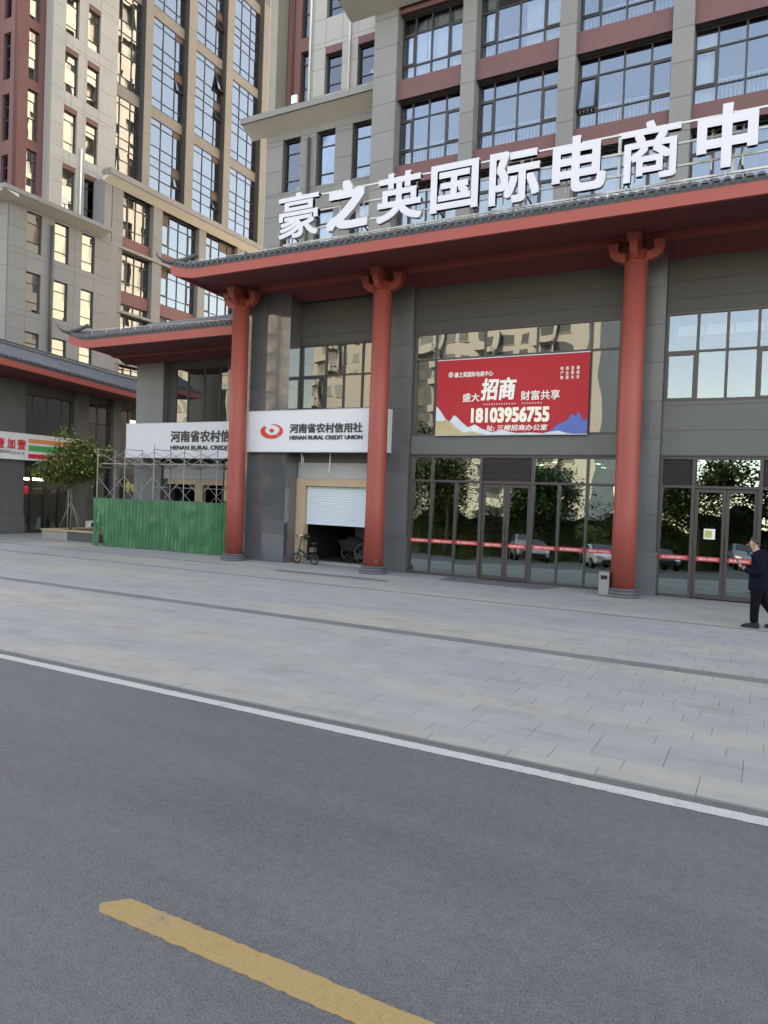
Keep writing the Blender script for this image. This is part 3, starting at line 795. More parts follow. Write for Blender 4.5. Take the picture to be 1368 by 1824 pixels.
# interior of that bay
q = MB(); q.box(-13.44, -10.03, 19.62, 24.4, -.01, .02); q.box(-13.3, -10.03, 24.4, 24.5, 0, 4.6); q.box(-13.56, -13.45, 19.4, 24.4, .0, 4.6); q.box(-10.02, -9.9, 19.7, 24.4, 0, 4.6); q.box(-13.44, -10.03, 19.41, 24.4, 3.6, 3.75)
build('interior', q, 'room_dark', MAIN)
q = MB(); q.box(-12.55, -11.98, 21.4, 21.9, .02, 3.58); build('interior_pillar', q, 'plaster_grey', MAIN)
# middle bay
band(-9.29, -3.06, 6.97, 8.5, joints=(7.28, 7.72)); band(-9.29, -3.06, 3.47, 4.0, mat='wall_dark_lit')
q = MB(); G.box(q, -9.3, -3.05, 3.44, 3.468, -.2, .02); build('drip_edge', q, 'frame_dark', MAIN)
window(MAIN, G, -.05, [-9.29, -8.6, -7.12, -5.64, -4.21, -3.49, -3.06], [4.0, 6.19, 6.97], 'glass_upper', 'frame_brown', .06, .09, jitter=.008)
SH = .012
def storefront(us_l, door, us_r, ext_top, louver, side, tp=2.71, top=3.43, dt=2.67):
    u0, u1 = us_l[0], us_r[-1]
    fr = MB()
    F = lambda a, c, z0, z1, n0=-.10, n1=.03: G.box(fr, a, c, z0, z1, n0, n1)
    F(u0, u0+.07, .04, top); F(u1-.07, u1, .04, top); F(u0+.07, u1-.07, top-.055, top)
    F(u0, door[0]-.05, 0, .075); F(door[2]+.05, u1, 0, .075)
    F(door[0]-.05, door[0]+.03, .0, top-.055); F(door[2]-.03, door[2]+.05, .0, top-.055)
    for g in (us_l, us_r):
        for a in g[1:-1]: F(a-.03, a+.03, .075, tp-.03)
        F(g[0]+.07 if g is us_l else door[2]+.05, door[0]-.05 if g is us_l else g[-1]-.07, tp-.03, tp+.03)
    F(door[0]+.03, door[2]-.03, dt, tp+.03)
    for a in ext_top: F(a-.03, a+.03, tp+.03, top-.055)
    w = build('shopfront', fr, 'frame_brown', MAIN)
    return w
def strip(parent, a, c, z0, z1, n, text):
    q = MB(); G.box(q, a, c, z0, z1, n, n+.003); s_ = build('safety_strip', q, 'strip_red', parent)
    return s_
def strip_text(parent, a, c, z0, z1, n, s):
    h = z1-z0; m = (c-a)*.10
    lettering('strip_lettering', s, G, a+m, c-m*.9, z0+h*.26, z1-h*.26, n+.0055, 'print_white', parent, off=.012, depth=.002)
TXA, TXB = '豪之英国际电商中心', '招商热线: 18103956755'
def shop_panes(w, cells, strips=True, first=0):
    for k, (a, c, z0, z1) in enumerate(cells):
        piece(MAIN, w, 'pane', G, a, c, z0, z1, -.045, -.035, 'glass_shop', random.uniform(-.033, -.027), random.uniform(-.006, .006))
def leaf(a, c, z1, handle_right, text, name='door'):
    q = MB(); n0, n1 = -.07, -.02
    G.box(q, a, a+.075, .03, z1, n0, n1); G.box(q, c-.075, c, .03, z1, n0, n1); G.box(q, a+.075, c-.075, .03, .13, n0, n1); G.box(q, a+.075, c-.075, z1-.09, z1, n0, n1)
    d = build(name, q, 'frame_brown', MAIN)
    piece(MAIN, d, 'pane', G, a+.075, c-.075, .13, z1-.09, -.05, -.04, 'glass_shop', random.uniform(-.028, -.022), random.uniform(-.004, .004))
    hx = c-.035 if handle_right else a+.035
    q = MB(); q.tube([G.P(hx, .95, .03), G.P(hx, 1.55, .03)], .014, 8); G.box(q, hx-.01, hx+.01, .98, 1.0, -.02, .03); G.box(q, hx-.01, hx+.01, 1.5, 1.52, -.02, .03)
    build('handle', q, 'steel_dark', d)
    s_ = strip(d, a+.08, c-.08, .925, 1.035, -.019, text)
    me_parent = d
    strip_text(d, a+.08, c-.08, .925, 1.035, -.019, text)
    return d
def louver(a, c, z0, z1):
    q = MB(); k = 13; h = (z1-z0)/k
    for i in range(k):
        z = z0+i*h; q.hexa([G.P(a, z, -.01), G.P(c, z, -.01), G.P(c, z+.012, -.07), G.P(a, z+.012, -.07), G.P(a, z+.016, .0), G.P(c, z+.016, .0), G.P(c, z+h*.95, -.055), G.P(a, z+h*.95, -.055)])
    G.box(q, a, c, z0, z1, -.10, -.085)
    build('louver', q, 'louver', MAIN)
sf = storefront([-9.28, -8.58, -7.83, -7.08], (-7.07, -6.32, -5.63), [-5.62, -4.90, -4.17, -3.45, -3.06], [-8.58, -4.17], None, None)
cells = [(-9.21, -8.61, .075, 2.68), (-8.55, -7.86, .075, 2.68), (-7.80, -7.12, .075, 2.68), (-5.58, -4.93, .075, 2.68), (-4.87, -4.20, .075, 2.68), (-4.14, -3.48, .075, 2.68), (-3.42, -3.13, .075, 2.68),
         (-9.21, -8.61, 2.74, 3.375), (-8.55, -7.12, 2.74, 3.375), (-5.58, -4.20, 2.74, 3.375), (-4.14, -3.13, 2.74, 3.375)]
shop_panes(sf, cells)
for k, (a, c) in enumerate(((-9.21, -8.61), (-8.55, -7.86), (-7.80, -7.12), (-5.58, -4.93), (-4.87, -4.20), (-4.14, -3.48))):
    tx = (TXA, TXB, TXA, TXB, TXA, TXB)[k]
    strip(sf, a, c, .925+.004*k, 1.035+.004*k, -.012, tx); strip_text(sf, a, c, .925+.004*k, 1.035+.004*k, -.012, tx)
louver(-7.03, -5.67, 2.745, 3.37)
leaf(-7.035, -6.335, 2.665, True, TXB); leaf(-6.325, -5.665, 2.665, False, TXA)
# right bay
band(-2.41, 3.9, 6.97, 8.5, joints=(7.28, 7.72)); band(-2.41, 3.9, 3.47, 4.79, mat='wall_dark_lit', joints=(4.08, 4.70))
q = MB(); G.box(q, -2.41, 3.91, 3.44, 3.468, -.2, .02); build('drip_edge', q, 'frame_dark', MAIN)
window(MAIN, G, -.05, [-2.5+.09, -1.68, -1.03, -.37, .31, .97, 1.63, 2.29, 3.1, 3.9], [4.79, 6.0, 6.97], 'glass_clear', 'frame_brown', .065, .09, sash=[(0, 0), (3, 0), (5, 0), (8, 0)], jitter=.006)
sf2 = storefront([-2.41, -1.66], (-1.62, -.90, -.19), [-.18, .56, 1.3, 2.04, 2.78, 3.90], [.56], None, None, 2.71, 3.43, 2.68)
cells = [(-2.34, -1.67, .075, 2.68), (-.13, .53, .075, 2.68), (.59, 1.27, .075, 2.68), (1.33, 2.01, .075, 2.68), (2.07, 2.75, .075, 2.68), (2.81, 3.83, .075, 2.68), (-1.57, -.22, 2.745, 3.375), (.59, 3.83, 2.745, 3.375)]
shop_panes(sf2, cells)
strip(sf2, -2.34, -1.67, .925, 1.035, -.012, TXA); strip_text(sf2, -2.34, -1.67, .925, 1.035, -.012, TXA)
strip(sf2, -.13, .53, .925, 1.035, -.012, TXB); strip_text(sf2, -.13, .53, .925, 1.035, -.012, TXB)
louver(-2.34, -1.67, 2.745, 3.37); louver(-.13, .53, 2.745, 3.37)
d1 = leaf(-1.585, -.905, 2.675, True, TXB); leaf(-.895, -.225, 2.675, False, TXA)
q = MB(); G.box(q, -1.36, -1.11, 1.46, 1.71, -.03, -.027); po = build('notice', q, 'print_white', d1)
q = MB(); G.box(q, -1.335, -1.18, 1.50, 1.67, -.0265, -.024); build('notice_panel', q, 'poster_yellow', d1)
q = MB()
for a in range(9): q.box(-2.2+.66*a, -1.6+.66*a, 19.45, 19.47, 6.50, 6.74)
build('blind', q, 'curtain', MAIN)
# rooms behind the glass
q = MB(); q.box(-9.3, 11, 19.3, 27.4, -.012, .018); build('interior_floor', q, 'room_mid', MAIN)
q = MB(); q.box(-9.32, 11, 27.4, 27.5, 0, 8.4); q.box(-9.42, -9.33, 19.6, 27.4, 0, 8.4); q.box(-9.3, 11, 19.25, 27.4, 3.5, 3.9); q.box(-2.95, -2.85, 19.3, 27.4, 0, 3.45)
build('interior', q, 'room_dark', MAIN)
q = MB(); q.box(-13.3, 11, 19.3, 27.4, 8.0, 8.3); q.box(-13.3, -9.43, 24.0, 24.1, 4.7, 8.0); build('interior_ceiling', q, 'room_mid', MAIN)
q = MB()
for (xx, yy) in ((-6.0, 22.5), (-4.8, 23.2), (-3.9, 22.2), (-5.1, 25.5), (-6.9, 24.2), (-8.3, 23.5)): q.box(xx-.06, xx+.06, yy-.06, yy+.06, 3.46, 3.495)
build('ceiling_spotlight', q, 'down_light', MAIN)
q = MB(); q.box(8, 30, 19, 41, 0, 8.4); build('wall', q, 'wall_grey', MAIN)
q = MB(); q.box(8.05, 30, 24.2, 41, 8.401, 70); build('wall', q, 'wall_grey', MAIN)

# ---- columns
CX = [-15.03, -9.92, -3.04, 3.9, 10.9]
def column_parts():
    col = MB(); col.lathe([(.285, .20), (.277, 2), (.27, 5), (.262, 7.94), (.282, 7.945), (.285, 7.99), (.262, 8.0), (.262, 8.28)], 0, 0, 32)
    br = MB()
    arm = [(-.62, 8.30), (-.60, 8.20), (-.50, 8.10), (-.36, 8.03), (-.20, 8.0), (.20, 8.0), (.36, 8.03), (.50, 8.10), (.60, 8.20), (.62, 8.30), (.40, 8.30), (.36, 8.24), (-.36, 8.24), (-.40, 8.30)]
    br.prism(arm, lambda a, c, d: (a, d, c), -.10, .10)
    for sx in (-.52, .52):
        br.hexa([(sx-.10, -.12, 8.302), (sx+.10, -.12, 8.302), (sx+.10, .12, 8.302), (sx-.10, .12, 8.302), (sx-.14, -.15, 8.48), (sx+.14, -.15, 8.48), (sx+.14, .15, 8.48), (sx-.14, .15, 8.48)])
    arm2 = [(-.50, 8.36), (-.48, 8.26), (-.38, 8.14), (-.22, 8.03), (.30, 8.03), (.30, 8.36)]
    br.prism(arm2, lambda a, c, d: (d, a, c), -.085, .085)
    br.hexa([(-.11, -.52, 8.362), (.11, -.52, 8.362), (.11, -.26, 8.362), (-.11, -.26, 8.362), (-.17, -.56, 8.565), (.17, -.56, 8.565), (.17, -.22, 8.565), (-.17, -.22, 8.565)])
    br.box(-.13, .13, -.2, .2, 8.28, 8.52)
    pl_ = MB(); pl_.lathe([(.40, 0), (.405, .035), (.385, .07), (.37, .075), (.385, .10), (.375, .135), (.34, .145), (.355, .19), (.352, .215), (.30, .22)], 0, 0, 32)
    col.smooth = True; pl_.smooth = False
    return col.mesh('shaft'), br.mesh('bracket'), pl_.mesh('plinth')
cm, bmh, pm = column_parts()
cm.polygons.foreach_set('use_smooth', [abs(p.normal.z) < .5 for p in cm.polygons])
for m_, k in ((cm, 'column_red'), (bmh, 'column_red'), (pm, 'plinth')): m_.materials.append(MATS[k])
for x in CX:
    o = link('column', cm, None, MAIN, (x, 18.0, 0)); link('bracket', bmh, None, o, (x, 18.0, 0)); link('plinth', pm, None, o, (x, 18.0, 0))

# ---- tiled eaves
TP = .205
def tile_row_mesh(L, slope, key):
    k = ('tile_row', round(L, 2), key)
    if k in SHARED: return SHARED[k]
    q = MB(); r = .068; seg = 6; dz = L*slope
    ring = [(r*math.cos(math.pi*t/seg), r*math.sin(math.pi*t/seg)+.01) for t in range(seg+1)]
    # cover tile row (runs towards +y, rising), end disc and the drip tile beside it
    for i in range(seg):
        a, c = ring[i], ring[i+1]
        q.face([(a[0], 0, a[1]), (c[0], 0, c[1]), (c[0], L, c[1]+dz), (a[0], L, a[1]+dz)])
    q.face([(x, -.004, z) for x, z in ring])
    h = TP/2
    q.face([(r-.01, -.008, .012), (TP-r+.01, -.008, .012), (TP-r-.015, -.008, -.045), (h, -.008, -.085), (r+.015, -.008, -.045)])
    q.face([(r-.01, .01, .012), (TP-r+.01, .01, .012), (TP-r-.015, .01, -.045), (h, .01, -.085), (r+.015, .01, -.045)][::-1])
    q.smooth = False
    me = q.mesh('tile_row', False); me.materials.append(MATS['tile']); SHARED[k] = me
    return me
def eave(root, pl, u0, u1, n_e, zb, zt, n_r, slope, lift, tipw, soff_n, hip0=None, hip1=None, ridge=True, pre='eave', tips=(True, False)):
    """red fascia, soffit, tile rows and ridge of one canopy. lift(u) raises the edge near an upturned corner"""
    top = zt+.10
    fs = MB(); k = max(2, int((u1-u0)/.3)); U = [u0+(u1-u0)*i/k for i in range(k+1)]
    for i in range(k):
        a, c = U[i], U[i+1]; la, lc = lift(a), lift(c)
        P = pl.P
        fs.hexa([P(a, zb+la, n_e), P(c, zb+lc, n_e), P(c, zb+lc, n_e-.10), P(a, zb+la, n_e-.10), P(a, zt+la*1.05, n_e+.02), P(c, zt+lc*1.05, n_e+.02), P(c, zt+lc*1.05, n_e-.10), P(a, zt+la*1.05, n_e-.10)])
    f = build('fascia', fs, 'fascia_red', root)
    # roof sheet under the tiles
    sh = MB()
    for i in range(k):
        a, c = U[i], U[i+1]; la, lc = lift(a)*1.05, lift(c)*1.05
        na = n_r if hip0 is None else max(n_r, n_e-(n_e-n_r)*(a-u0)/hip0); nc = n_r if hip0 is None else max(n_r, n_e-(n_e-n_r)*(c-u0)/hip0)
        sh.face([pl.P(a, top+la, n_e+.03), pl.P(c, top+lc, n_e+.03), pl.P(c, top+(n_e-nc)*slope+lc, nc), pl.P(a, top+(n_e-na)*slope+la, na)])
        sh.face([pl.P(a, zt+la, n_e+.025), pl.P(c, zt+lc, n_e+.025), pl.P(c, top+lc, n_e+.03), pl.P(a, top+la, n_e+.03)])
    roof = build('tile_roof', sh, 'tile_dark', root)
    # tile rows
    u = u0+.12
    while u < u1-.05:
        run = n_e+.06-n_r
        if hip0 is not None and u < u0+hip0: run = max(.15, run*(u-u0)/hip0)
        run = round(run/.1)*.1 if run > .2 else .2
        me = tile_row_mesh(run, slope, pl.kind)
        if quota(root, 'tile_row', 1):
            o = bpy.data.objects.new('tile_row', me); COL.objects.link(o); o.location = pl.P(u, top+lift(u)*1.05, n_e+.06); o.rotation_euler = (0, 0, pl.rot); attach(o, roof)
        u += TP
    return f, roof
def ridge_line(roof, pts, r=.09, rolls=True):
    q = MB(); q.tube(pts, r, 8)
    build('ridge', q, 'tile', roof, True)
def horn(roof, p, d, s=1.0):
    """upturned end of the hip ridge"""
    p = Vector(p); d = Vector(d).normalized(); q = MB()
    pts = [p-d*.9*s+Vector((0, 0, .30*s)), p-d*.45*s+Vector((0, 0, .10*s)), p+Vector((0, 0, .0)), p+d*.22*s+Vector((0, 0, .05*s)), p+d*.42*s+Vector((0, 0, .19*s)), p+d*.50*s+Vector((0, 0, .38*s))]
    q.tube(pts, [.075*s, .085*s, .075*s, .055*s, .033*s, .012*s], 8); build('ridge_horn', q, 'tile_dark', roof, True)
# main canopy
lift1 = lambda u: .20*max(0, (-15.15-u)/.95)**1.6
f1, r1 = eave(MAIN, G, -16.1, 12.0, 2.9, 8.43, 8.69, 0.9, .36, lift1, 1, 0, hip0=1.7)
q = MB()
def quad(mb, pl, a, c, n0, v0, n1, v1, la=0, lc=0, th=.05):
    P = pl.P; mb.hexa([P(a, v0+la, n0), P(c, v0+lc, n0), P(c, v1, n1), P(a, v1, n1), P(a, v0+la+th, n0), P(c, v0+lc+th, n0), P(c, v1+th, n1), P(a, v1+th, n1)])
quad(q, G, -16.08, -15.2, 2.79, 8.432, .92, 8.64, lift1(-16.08), 0); quad(q, G, -15.2, 12, 2.79, 8.432, .92, 8.64)
build('soffit', q, 'soffit_red_shaded', MAIN)
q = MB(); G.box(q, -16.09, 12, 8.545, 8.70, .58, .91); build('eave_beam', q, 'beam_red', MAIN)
q = MB(); quad(q, G, -16.08, 12, .575, 8.58, .0, 8.27); build('soffit', q, 'soffit_red_shaded', MAIN)
# its left end returns along the side of the building
q = MB(); P = G.P
q.hexa([(-16.1, 16.101, 8.62), (-16.0, 16.101, 8.62), (-16.0, 22.5, 8.40), (-16.1, 22.5, 8.40), (-16.12, 16.101, 8.88), (-16.0, 16.101, 8.88), (-16.0, 22.5, 8.66), (-16.12, 22.5, 8.66)])
build('fascia', q, 'fascia_red', MAIN)
q = MB(); q.hexa([(-15.99, 18.92, 8.30), (-15.36, 18.92, 8.27), (-15.36, 22.5, 8.2), (-15.99, 22.5, 8.38), (-15.99, 18.92, 8.36), (-15.36, 18.92, 8.33), (-15.36, 22.5, 8.26), (-15.99, 22.5, 8.44)]); build('soffit', q, 'soffit_red_shaded', MAIN)
q = MB(); q.face([(-16.12, 16.0, 9.0), (-16.12, 22.5, 8.78), (-14.4, 22.5, 9.45), (-14.4, 18.0, 9.5)]); q.face([(-14.4, 18.0, 9.5), (12, 18.0, 9.5), (12, 24.0, 9.5), (-14.4, 24.0, 9.5)]); build('roof_deck', q, 'tile_dark', MAIN)
horn(r1, (-16.12, 15.98, 8.98), (-1, -.55, 0), .9)
q = MB(); q.tube([(-16.0, 16.25, 9.02), (12, 16.25, 8.98)], .006, 5)
for i in range(36): q.box(-15.9+i*.78, -15.885+i*.78, 16.243, 16.257, 8.82, 9.08)
build('lightning_wire', q, 'steel_white', MAIN)
# lower canopy of the recessed left part
B2 = Plane('y', 20.9)
lift2 = lambda u: .26*max(0, (-22.45-u)/.95)**1.5
f2, r2 = eave(MAIN, B2, -23.4, -15.36, 2.7, 7.28, 7.56, .4, .36, lift2, 1, 0, hip0=1.8)
q = MB(); quad(q, B2, -23.38, -22.5, 2.59, 7.282, .75, 7.42, lift2(-23.38), 0); quad(q, B2, -22.5, -15.36, 2.59, 7.282, .75, 7.42); build('soffit', q, 'soffit_red_shaded', MAIN)
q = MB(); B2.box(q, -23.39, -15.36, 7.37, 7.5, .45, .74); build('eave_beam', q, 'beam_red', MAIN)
q = MB(); quad(q, B2, -23.38, -15.36, .445, 7.40, 0, 7.18); build('soffit', q, 'soffit_red_shaded', MAIN)
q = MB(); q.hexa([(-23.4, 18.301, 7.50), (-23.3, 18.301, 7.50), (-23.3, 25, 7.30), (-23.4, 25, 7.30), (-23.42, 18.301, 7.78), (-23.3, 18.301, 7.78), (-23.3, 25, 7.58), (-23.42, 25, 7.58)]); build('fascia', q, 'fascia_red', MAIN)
q = MB(); q.hexa([(-23.29, 20.92, 7.22), (-22.72, 20.92, 7.18), (-22.72, 25, 7.1), (-23.29, 25, 7.28), (-23.29, 20.92, 7.28), (-22.72, 20.92, 7.24), (-22.72, 25, 7.16), (-23.29, 25, 7.34)]); build('soffit', q, 'soffit_red_shaded', MAIN)
q = MB(); q.face([(-23.42, 18.2, 7.9), (-23.42, 25, 7.68), (-21.6, 25, 8.45), (-21.6, 20.5, 8.48)]); q.face([(-21.6, 20.5, 8.48), (-15.36, 20.5, 8.48), (-15.36, 25.0, 8.48), (-21.6, 25.0, 8.48)]); build('roof_deck', q, 'tile_dark', MAIN)
q = MB(); q.tube([(-21.75, 20.5, 8.50), (-15.3, 20.5, 8.50)], .10, 8); q.tube([(-21.75, 20.5, 8.60), (-15.3, 20.5, 8.60)], .055, 8); build('ridge', q, 'tile', r2, True)
u = -21.6
q = MB()
while u < -15.4: q.tube([(u, 20.36, 8.40), (u, 20.5, 8.52)], .045, 6); u += TP
build('ridge_end_tiles', q, 'tile', r2)
q = MB(); q.tube([(-23.38, 18.2, 7.92), (-22.6, 19.2, 8.06), (-21.7, 20.45, 8.5)], .075, 8); build('hip_ridge', q, 'tile', r2, True)
horn(r2, (-23.42, 18.16, 7.93), (-1, -.4, 0), .9)
q = MB(); q.tube([(-23.3, 18.45, 8.02), (-15.4, 18.45, 7.84)], .006, 5)
for i in range(11): q.box(-23.2+i*.75, -23.185+i*.75, 18.443, 18.457, 7.66, 7.98-.012*i)
build('lightning_wire', q, 'steel_white', MAIN)
# walls of the recessed left part
random.seed(9)
def B2clad(u0, u1, v0, v1, mat='wall_dark', n=0.0, us=(), vs=()):
    q = MB(); B2.box(q, u0+.004, u1-.004, v0, v1, -.5, n-.016); build('wall', q, 'wall_grey_back', MAIN)
    A = merge(list(us), u0, u1); Bv = merge(list(vs), v0, v1)
    for i in range(len(A)-1):
        for j in range(len(Bv)-1): piece(MAIN, MAIN, 'stone_panel', B2, A[i]+.003, A[i+1]-.003, Bv[j]+.003, Bv[j+1]-.003, n-.015, n, mat)
B2clad(-22.72, -21.25, 0, 7.3, 'wall_grey', 0, vs=(1.2, 2.4, 3.4, 4.8, 6.0, 6.6)); B2clad(-18.0, -16.85, 0, 7.3, 'granite', 0, vs=(.9, 1.8, 2.7, 4.6, 5.5, 6.4))
B2clad(-21.24, -20.84, 4.6, 7.3, 'wall_dark', -.28); B2clad(-20.83, -18.01, 6.96, 7.3, 'wall_dark', -.2)
B2clad(-21.24, -18.01, 3.22, 4.6, 'wall_dark', -.25)
B2clad(-16.84, -15.36, 0, 7.3, 'wall_dark', -.3)
q = MB(); B2.box(q, -22.72, -22.2, 0, 7.5, -12, -.51); build('wall', q, 'wall_grey', MAIN)
window(MAIN, B2, -.25, [-20.82, -20.15, -19.33, -18.54, -18.02], [4.6, 6.02, 6.95], 'glass_upper', 'frame_dark', .055, .09, jitter=.008, merged=[((0, 0), (0, 1)), ((1, 1), (0, 1)), ((2, 2), (0, 1))])
q = MB(); B2.box(q, -21.22, -18.17, 2.61, 3.215, -.3, -.12); build('plaster_panel', q, 'plaster_grey', MAIN)
q = MB(); B2.box(q, -20.95, -18.17, 2.40, 2.60, -.3, -.1); B2.box(q, -19.54, -19.16, 0, 2.395, -.3, -.1); build('door_frame', q, 'raw_wood', MAIN)
q = MB(); B2.box(q, -21.22, -20.96, 0, 2.6, -.5, -.14); build('wall', q, 'wall_dark', MAIN)
q = MB(); B2.box(q, -18.3, -18.01, 0, 2.395, -.5, -.2); build('wall', q, 'wall_dark', MAIN)
q = MB(); B2.box(q, -21.2, -18.0, -.01, .02, -5, -.5); B2.box(q, -21.2, -18.0, 0, 3.6, -5.1, -5); B2.box(q, -21.3, -21.21, 0, 7, -5, -.5); B2.box(q, -17.99, -17.9, 0, 7, -5, -.52); B2.box(q, -21.2, -18.0, 3.3, 3.5, -5, -.5); B2.box(q, -21.2, -18, 3.6, 7.2, -5.1, -5)
build('interior', q, 'room_dark', MAIN)
q = MB(); q.box(-22.2, -15.36, 26, 30, 0, 7.4); build('wall', q, 'wall_grey', MAIN)
# ------------------------------------------------------------------ left tower
LEFT = thing('office_tower', 'cream and grey tower with tall glazed bays and a shop at its foot', 'building', (-36, 32, 0))
random.seed(21)
# glazed part above its cornice
GP = Plane('x', -34.0); n_g = -.40
DF = 6.08; FLL = 3.08
q = MB(); q.box(-75, -37.5, 21.8, 48.0, 0, 75); build('wall', q, 'room_dark', LEFT)  # body stretched out of view to the left to block the sun
q = MB(); q.box(-37.4, -34.9, 24.2, 48.0, 38.0, 75); q.box(-37.4, -34.2, 46.61, 48.0, 0, 37.99); build('upper_wall', q, 'wall_cream', LEFT)
pilL = [(29.2-.0, 29.2), (31.2, 31.78), (34.74, 35.45), (38.36, 39.02), (42.25, 42.95)]
for k, (a, c) in enumerate(pilL):
    if k == 0: continue
    q = MB(); GP.box(q, a+.004, c-.004, 18.5, 45, -.9, 0); build('pier', q, 'wall_grey_back', LEFT)
    z = 19.5
    while z < 36:
        piece(LEFT, LEFT, 'stone_panel', GP, a, c, z+.007, z+FLL/3*2-.007, 0, .018, 'wall_taupe')
        z += FLL/3*2
    q = MB(); q.box(-34.6, -34.01, a-.016, a+.002, 19.5, 40); build('pier_return', q, 'wall_dark', LEFT)  # dark face on the pier side, recess shadow put into its colour
bays = [([29.2, 29.73, 30.52, 31.2], 0), ([31.78, 32.96, 34.0, 34.74], 1), ([35.45, 36.67, 37.66, 38.36], 2), ([39.02, 40.23, 41.2, 42.25], 3)]
for us, bi in bays:
    for k in range(-1, 3):
        zb = 25.63+DF*k if k >= 0 else 19.6
        zt_ = 31.08+DF*k
        z = 25.63+DF*k
        vs = [z, z+.55, z+1.84, z+2.52, z+3.08, z+3.77, z+5.02, z+5.45]
        if k == -1: vs = [19.55]+[v for v in vs if v > 19.8]
        if vs[-1] > 40: continue
        nr = len(vs)-1
        op = []; pn = []
        if bi in (1, 2):
            pn = [(2, nr-1), (2, nr-4)] if nr >= 5 else [(2, nr-1)]
            op = [(2, nr-5)] if nr >= 6 else []
            if bi == 2 and k == 0: op = [(2, nr-2), (2, nr-5)]
        mat = 'glass_bay'
        w = window(LEFT, GP, n_g, us, vs, mat, 'frame_dark', .055, .09, panels=pn, opened=op, jitter=.010)
        q = MB(); GP.box(q, us[0]+.004, us[-1]-.004, zt_, zt_+.63, -1.2, -.36); build('spandrel', q, 'wall_taupe', LEFT)
        q = MB(); GP.box(q, us[0], us[-1], z+2.6, z+2.9, -3.4, -.62); build('floor_slab', q, 'room_mid', LEFT)
# cream part with single windows
CP = Plane('x', -34.0)
ops = []
for k in range(-3, 5):
    t_ = 25.58+FLL*k
    ops += [(25.75, 26.56, t_-2.35, t_), (27.15, 27.95, t_-2.35, t_)]
clad(LEFT, CP, 24.96, 29.19, 15.6, 40, ops, [25.75, 26.16, 27.0, 27.95], [25.58+FLL*k+d for k in range(-3, 5) for d in (.2, -1.15)], 'wall_cream', 'wall_cream_back')
q = MB(); q.box(-34.5, -34.02, 24.93, 24.958, 15.6, 40); build('wall', q, 'wall_cream', LEFT)
for (a, c, z0, z1) in ops:
    if z1 > 36: continue
    q = MB(); CP.box(q, a+.003, c-.003, z1-.27, z1-.003, -.38, .012); build('lintel', q, 'lintel_brown', LEFT)
    window(LEFT, CP, -.15, [a, c], [z0, z0+.48, z1-.72, z1-.27], 'glass_left', 'frame_dark', .05, .08, rail=z0+.55 if random.random() < .7 else None, jitter=.02, curtains=[(a+.04, a+(c-a)*random.uniform(.35, .95), 0)] if random.random() < .45 else [])
# maroon strip at the corner
RP = Plane('x', -34.55)
ops = [(24.02, 24.62, 23.1+FLL*k, 25.68+FLL*k) for k in range(-3, 5)]
clad(LEFT, RP, 23.27, 24.955, 15.6, 40, ops, [], [], 'maroon_tower', 'maroon', gap=0, depth=.35)
for (a, c, z0, z1) in ops:
    if z1 < 36: window(LEFT, RP, -.15, [a, c], [z0, z0+1.15, z1-.55, z1], 'glass_left', 'frame_dark', .045, .08, jitter=.02)
RQ = Plane('y', 23.26)
ops = [(-35.45, -34.88, 22.75+FLL*k, 25.1+FLL*k) for k in range(-3, 5)]
clad(LEFT, RQ, -39.6, -34.56, 15.6, 40, ops, [], [], 'maroon_tower', 'maroon', gap=0, depth=.35)
for (a, c, z0, z1) in ops:
    if z1 < 36: window(LEFT, RQ, -.14, [a, c], [z0, z0+1.1, z1-.6, z1], 'glass_tower', 'frame_dark', .05, .08, jitter=.01)
q = MB(); q.tube([(-34.45, 23.32, 16.2), (-34.45, 23.32, 40)], .045, 8); build('drainpipe', q, 'maroon', LEFT, True)
# far end: taupe and cream
q = MB(); q.box(-37.4, -34.25, 42.96, 43.8, 12, 40); build('wall', q, 'wall_taupe', LEFT)
EP = Plane('x', -33.9)
ops = [(44.75, 45.55, 23.23+FLL*k, 25.58+FLL*k) for k in range(-3, 5)]
clad(LEFT, EP, 43.8, 46.6, 12, 40, ops, [44.75, 45.55], [25.58+FLL*k+d for k in range(-3, 5) for d in (.2, -1.15)], 'wall_cream', 'wall_cream_back')
for (a, c, z0, z1) in ops:
    if z1 > 36: continue
    q = MB(); EP.box(q, a+.003, c-.003, z1-.27, z1-.003, -.38, .012); build('lintel', q, 'lintel_brown', LEFT)
    window(LEFT, EP, -.15, [a, c], [z0, z0+.48, z1-.72, z1-.27], 'glass_left', 'frame_dark', .05, .08, jitter=.02)
# cornice and the storeys under it
LP = Plane('x', -33.0)
cornice(LEFT, LP, 27.55, 43.6, 18.99, 19.28, 19.62, .62)
q = MB(); q.box(-34.0, -33.02, 28.2, 46, 19.3, 19.5); build('roof_slab', q, 'lip_grey', LEFT)
pl2 = [(28.25, 29.0), (31.27, 31.98), (35.15, 35.79), (38.9, 39.57), (42.6, 43.3)]
zsp = [15.80, 12.72, 9.64, 6.56]
for k, (a, c) in enumerate(pl2):
    q = MB(); LP.box(q, a+.004, c-.004, 6.5, 18.98, -.9, 0); build('pier', q, 'wall_grey_back', LEFT)
    z = 7.9
    while z < 18.6:
        piece(LEFT, LEFT, 'stone_panel', LP, a, c, z+.007, min(z+1.027-.007, 18.97), 0, .018, 'wall_grey')
        piece(LEFT, LEFT, 'stone_panel', Plane('y', a), -33.7, -33.0, z+.007, min(z+1.02, 18.97), 0, .014, 'wall_grey')
        z += 1.027
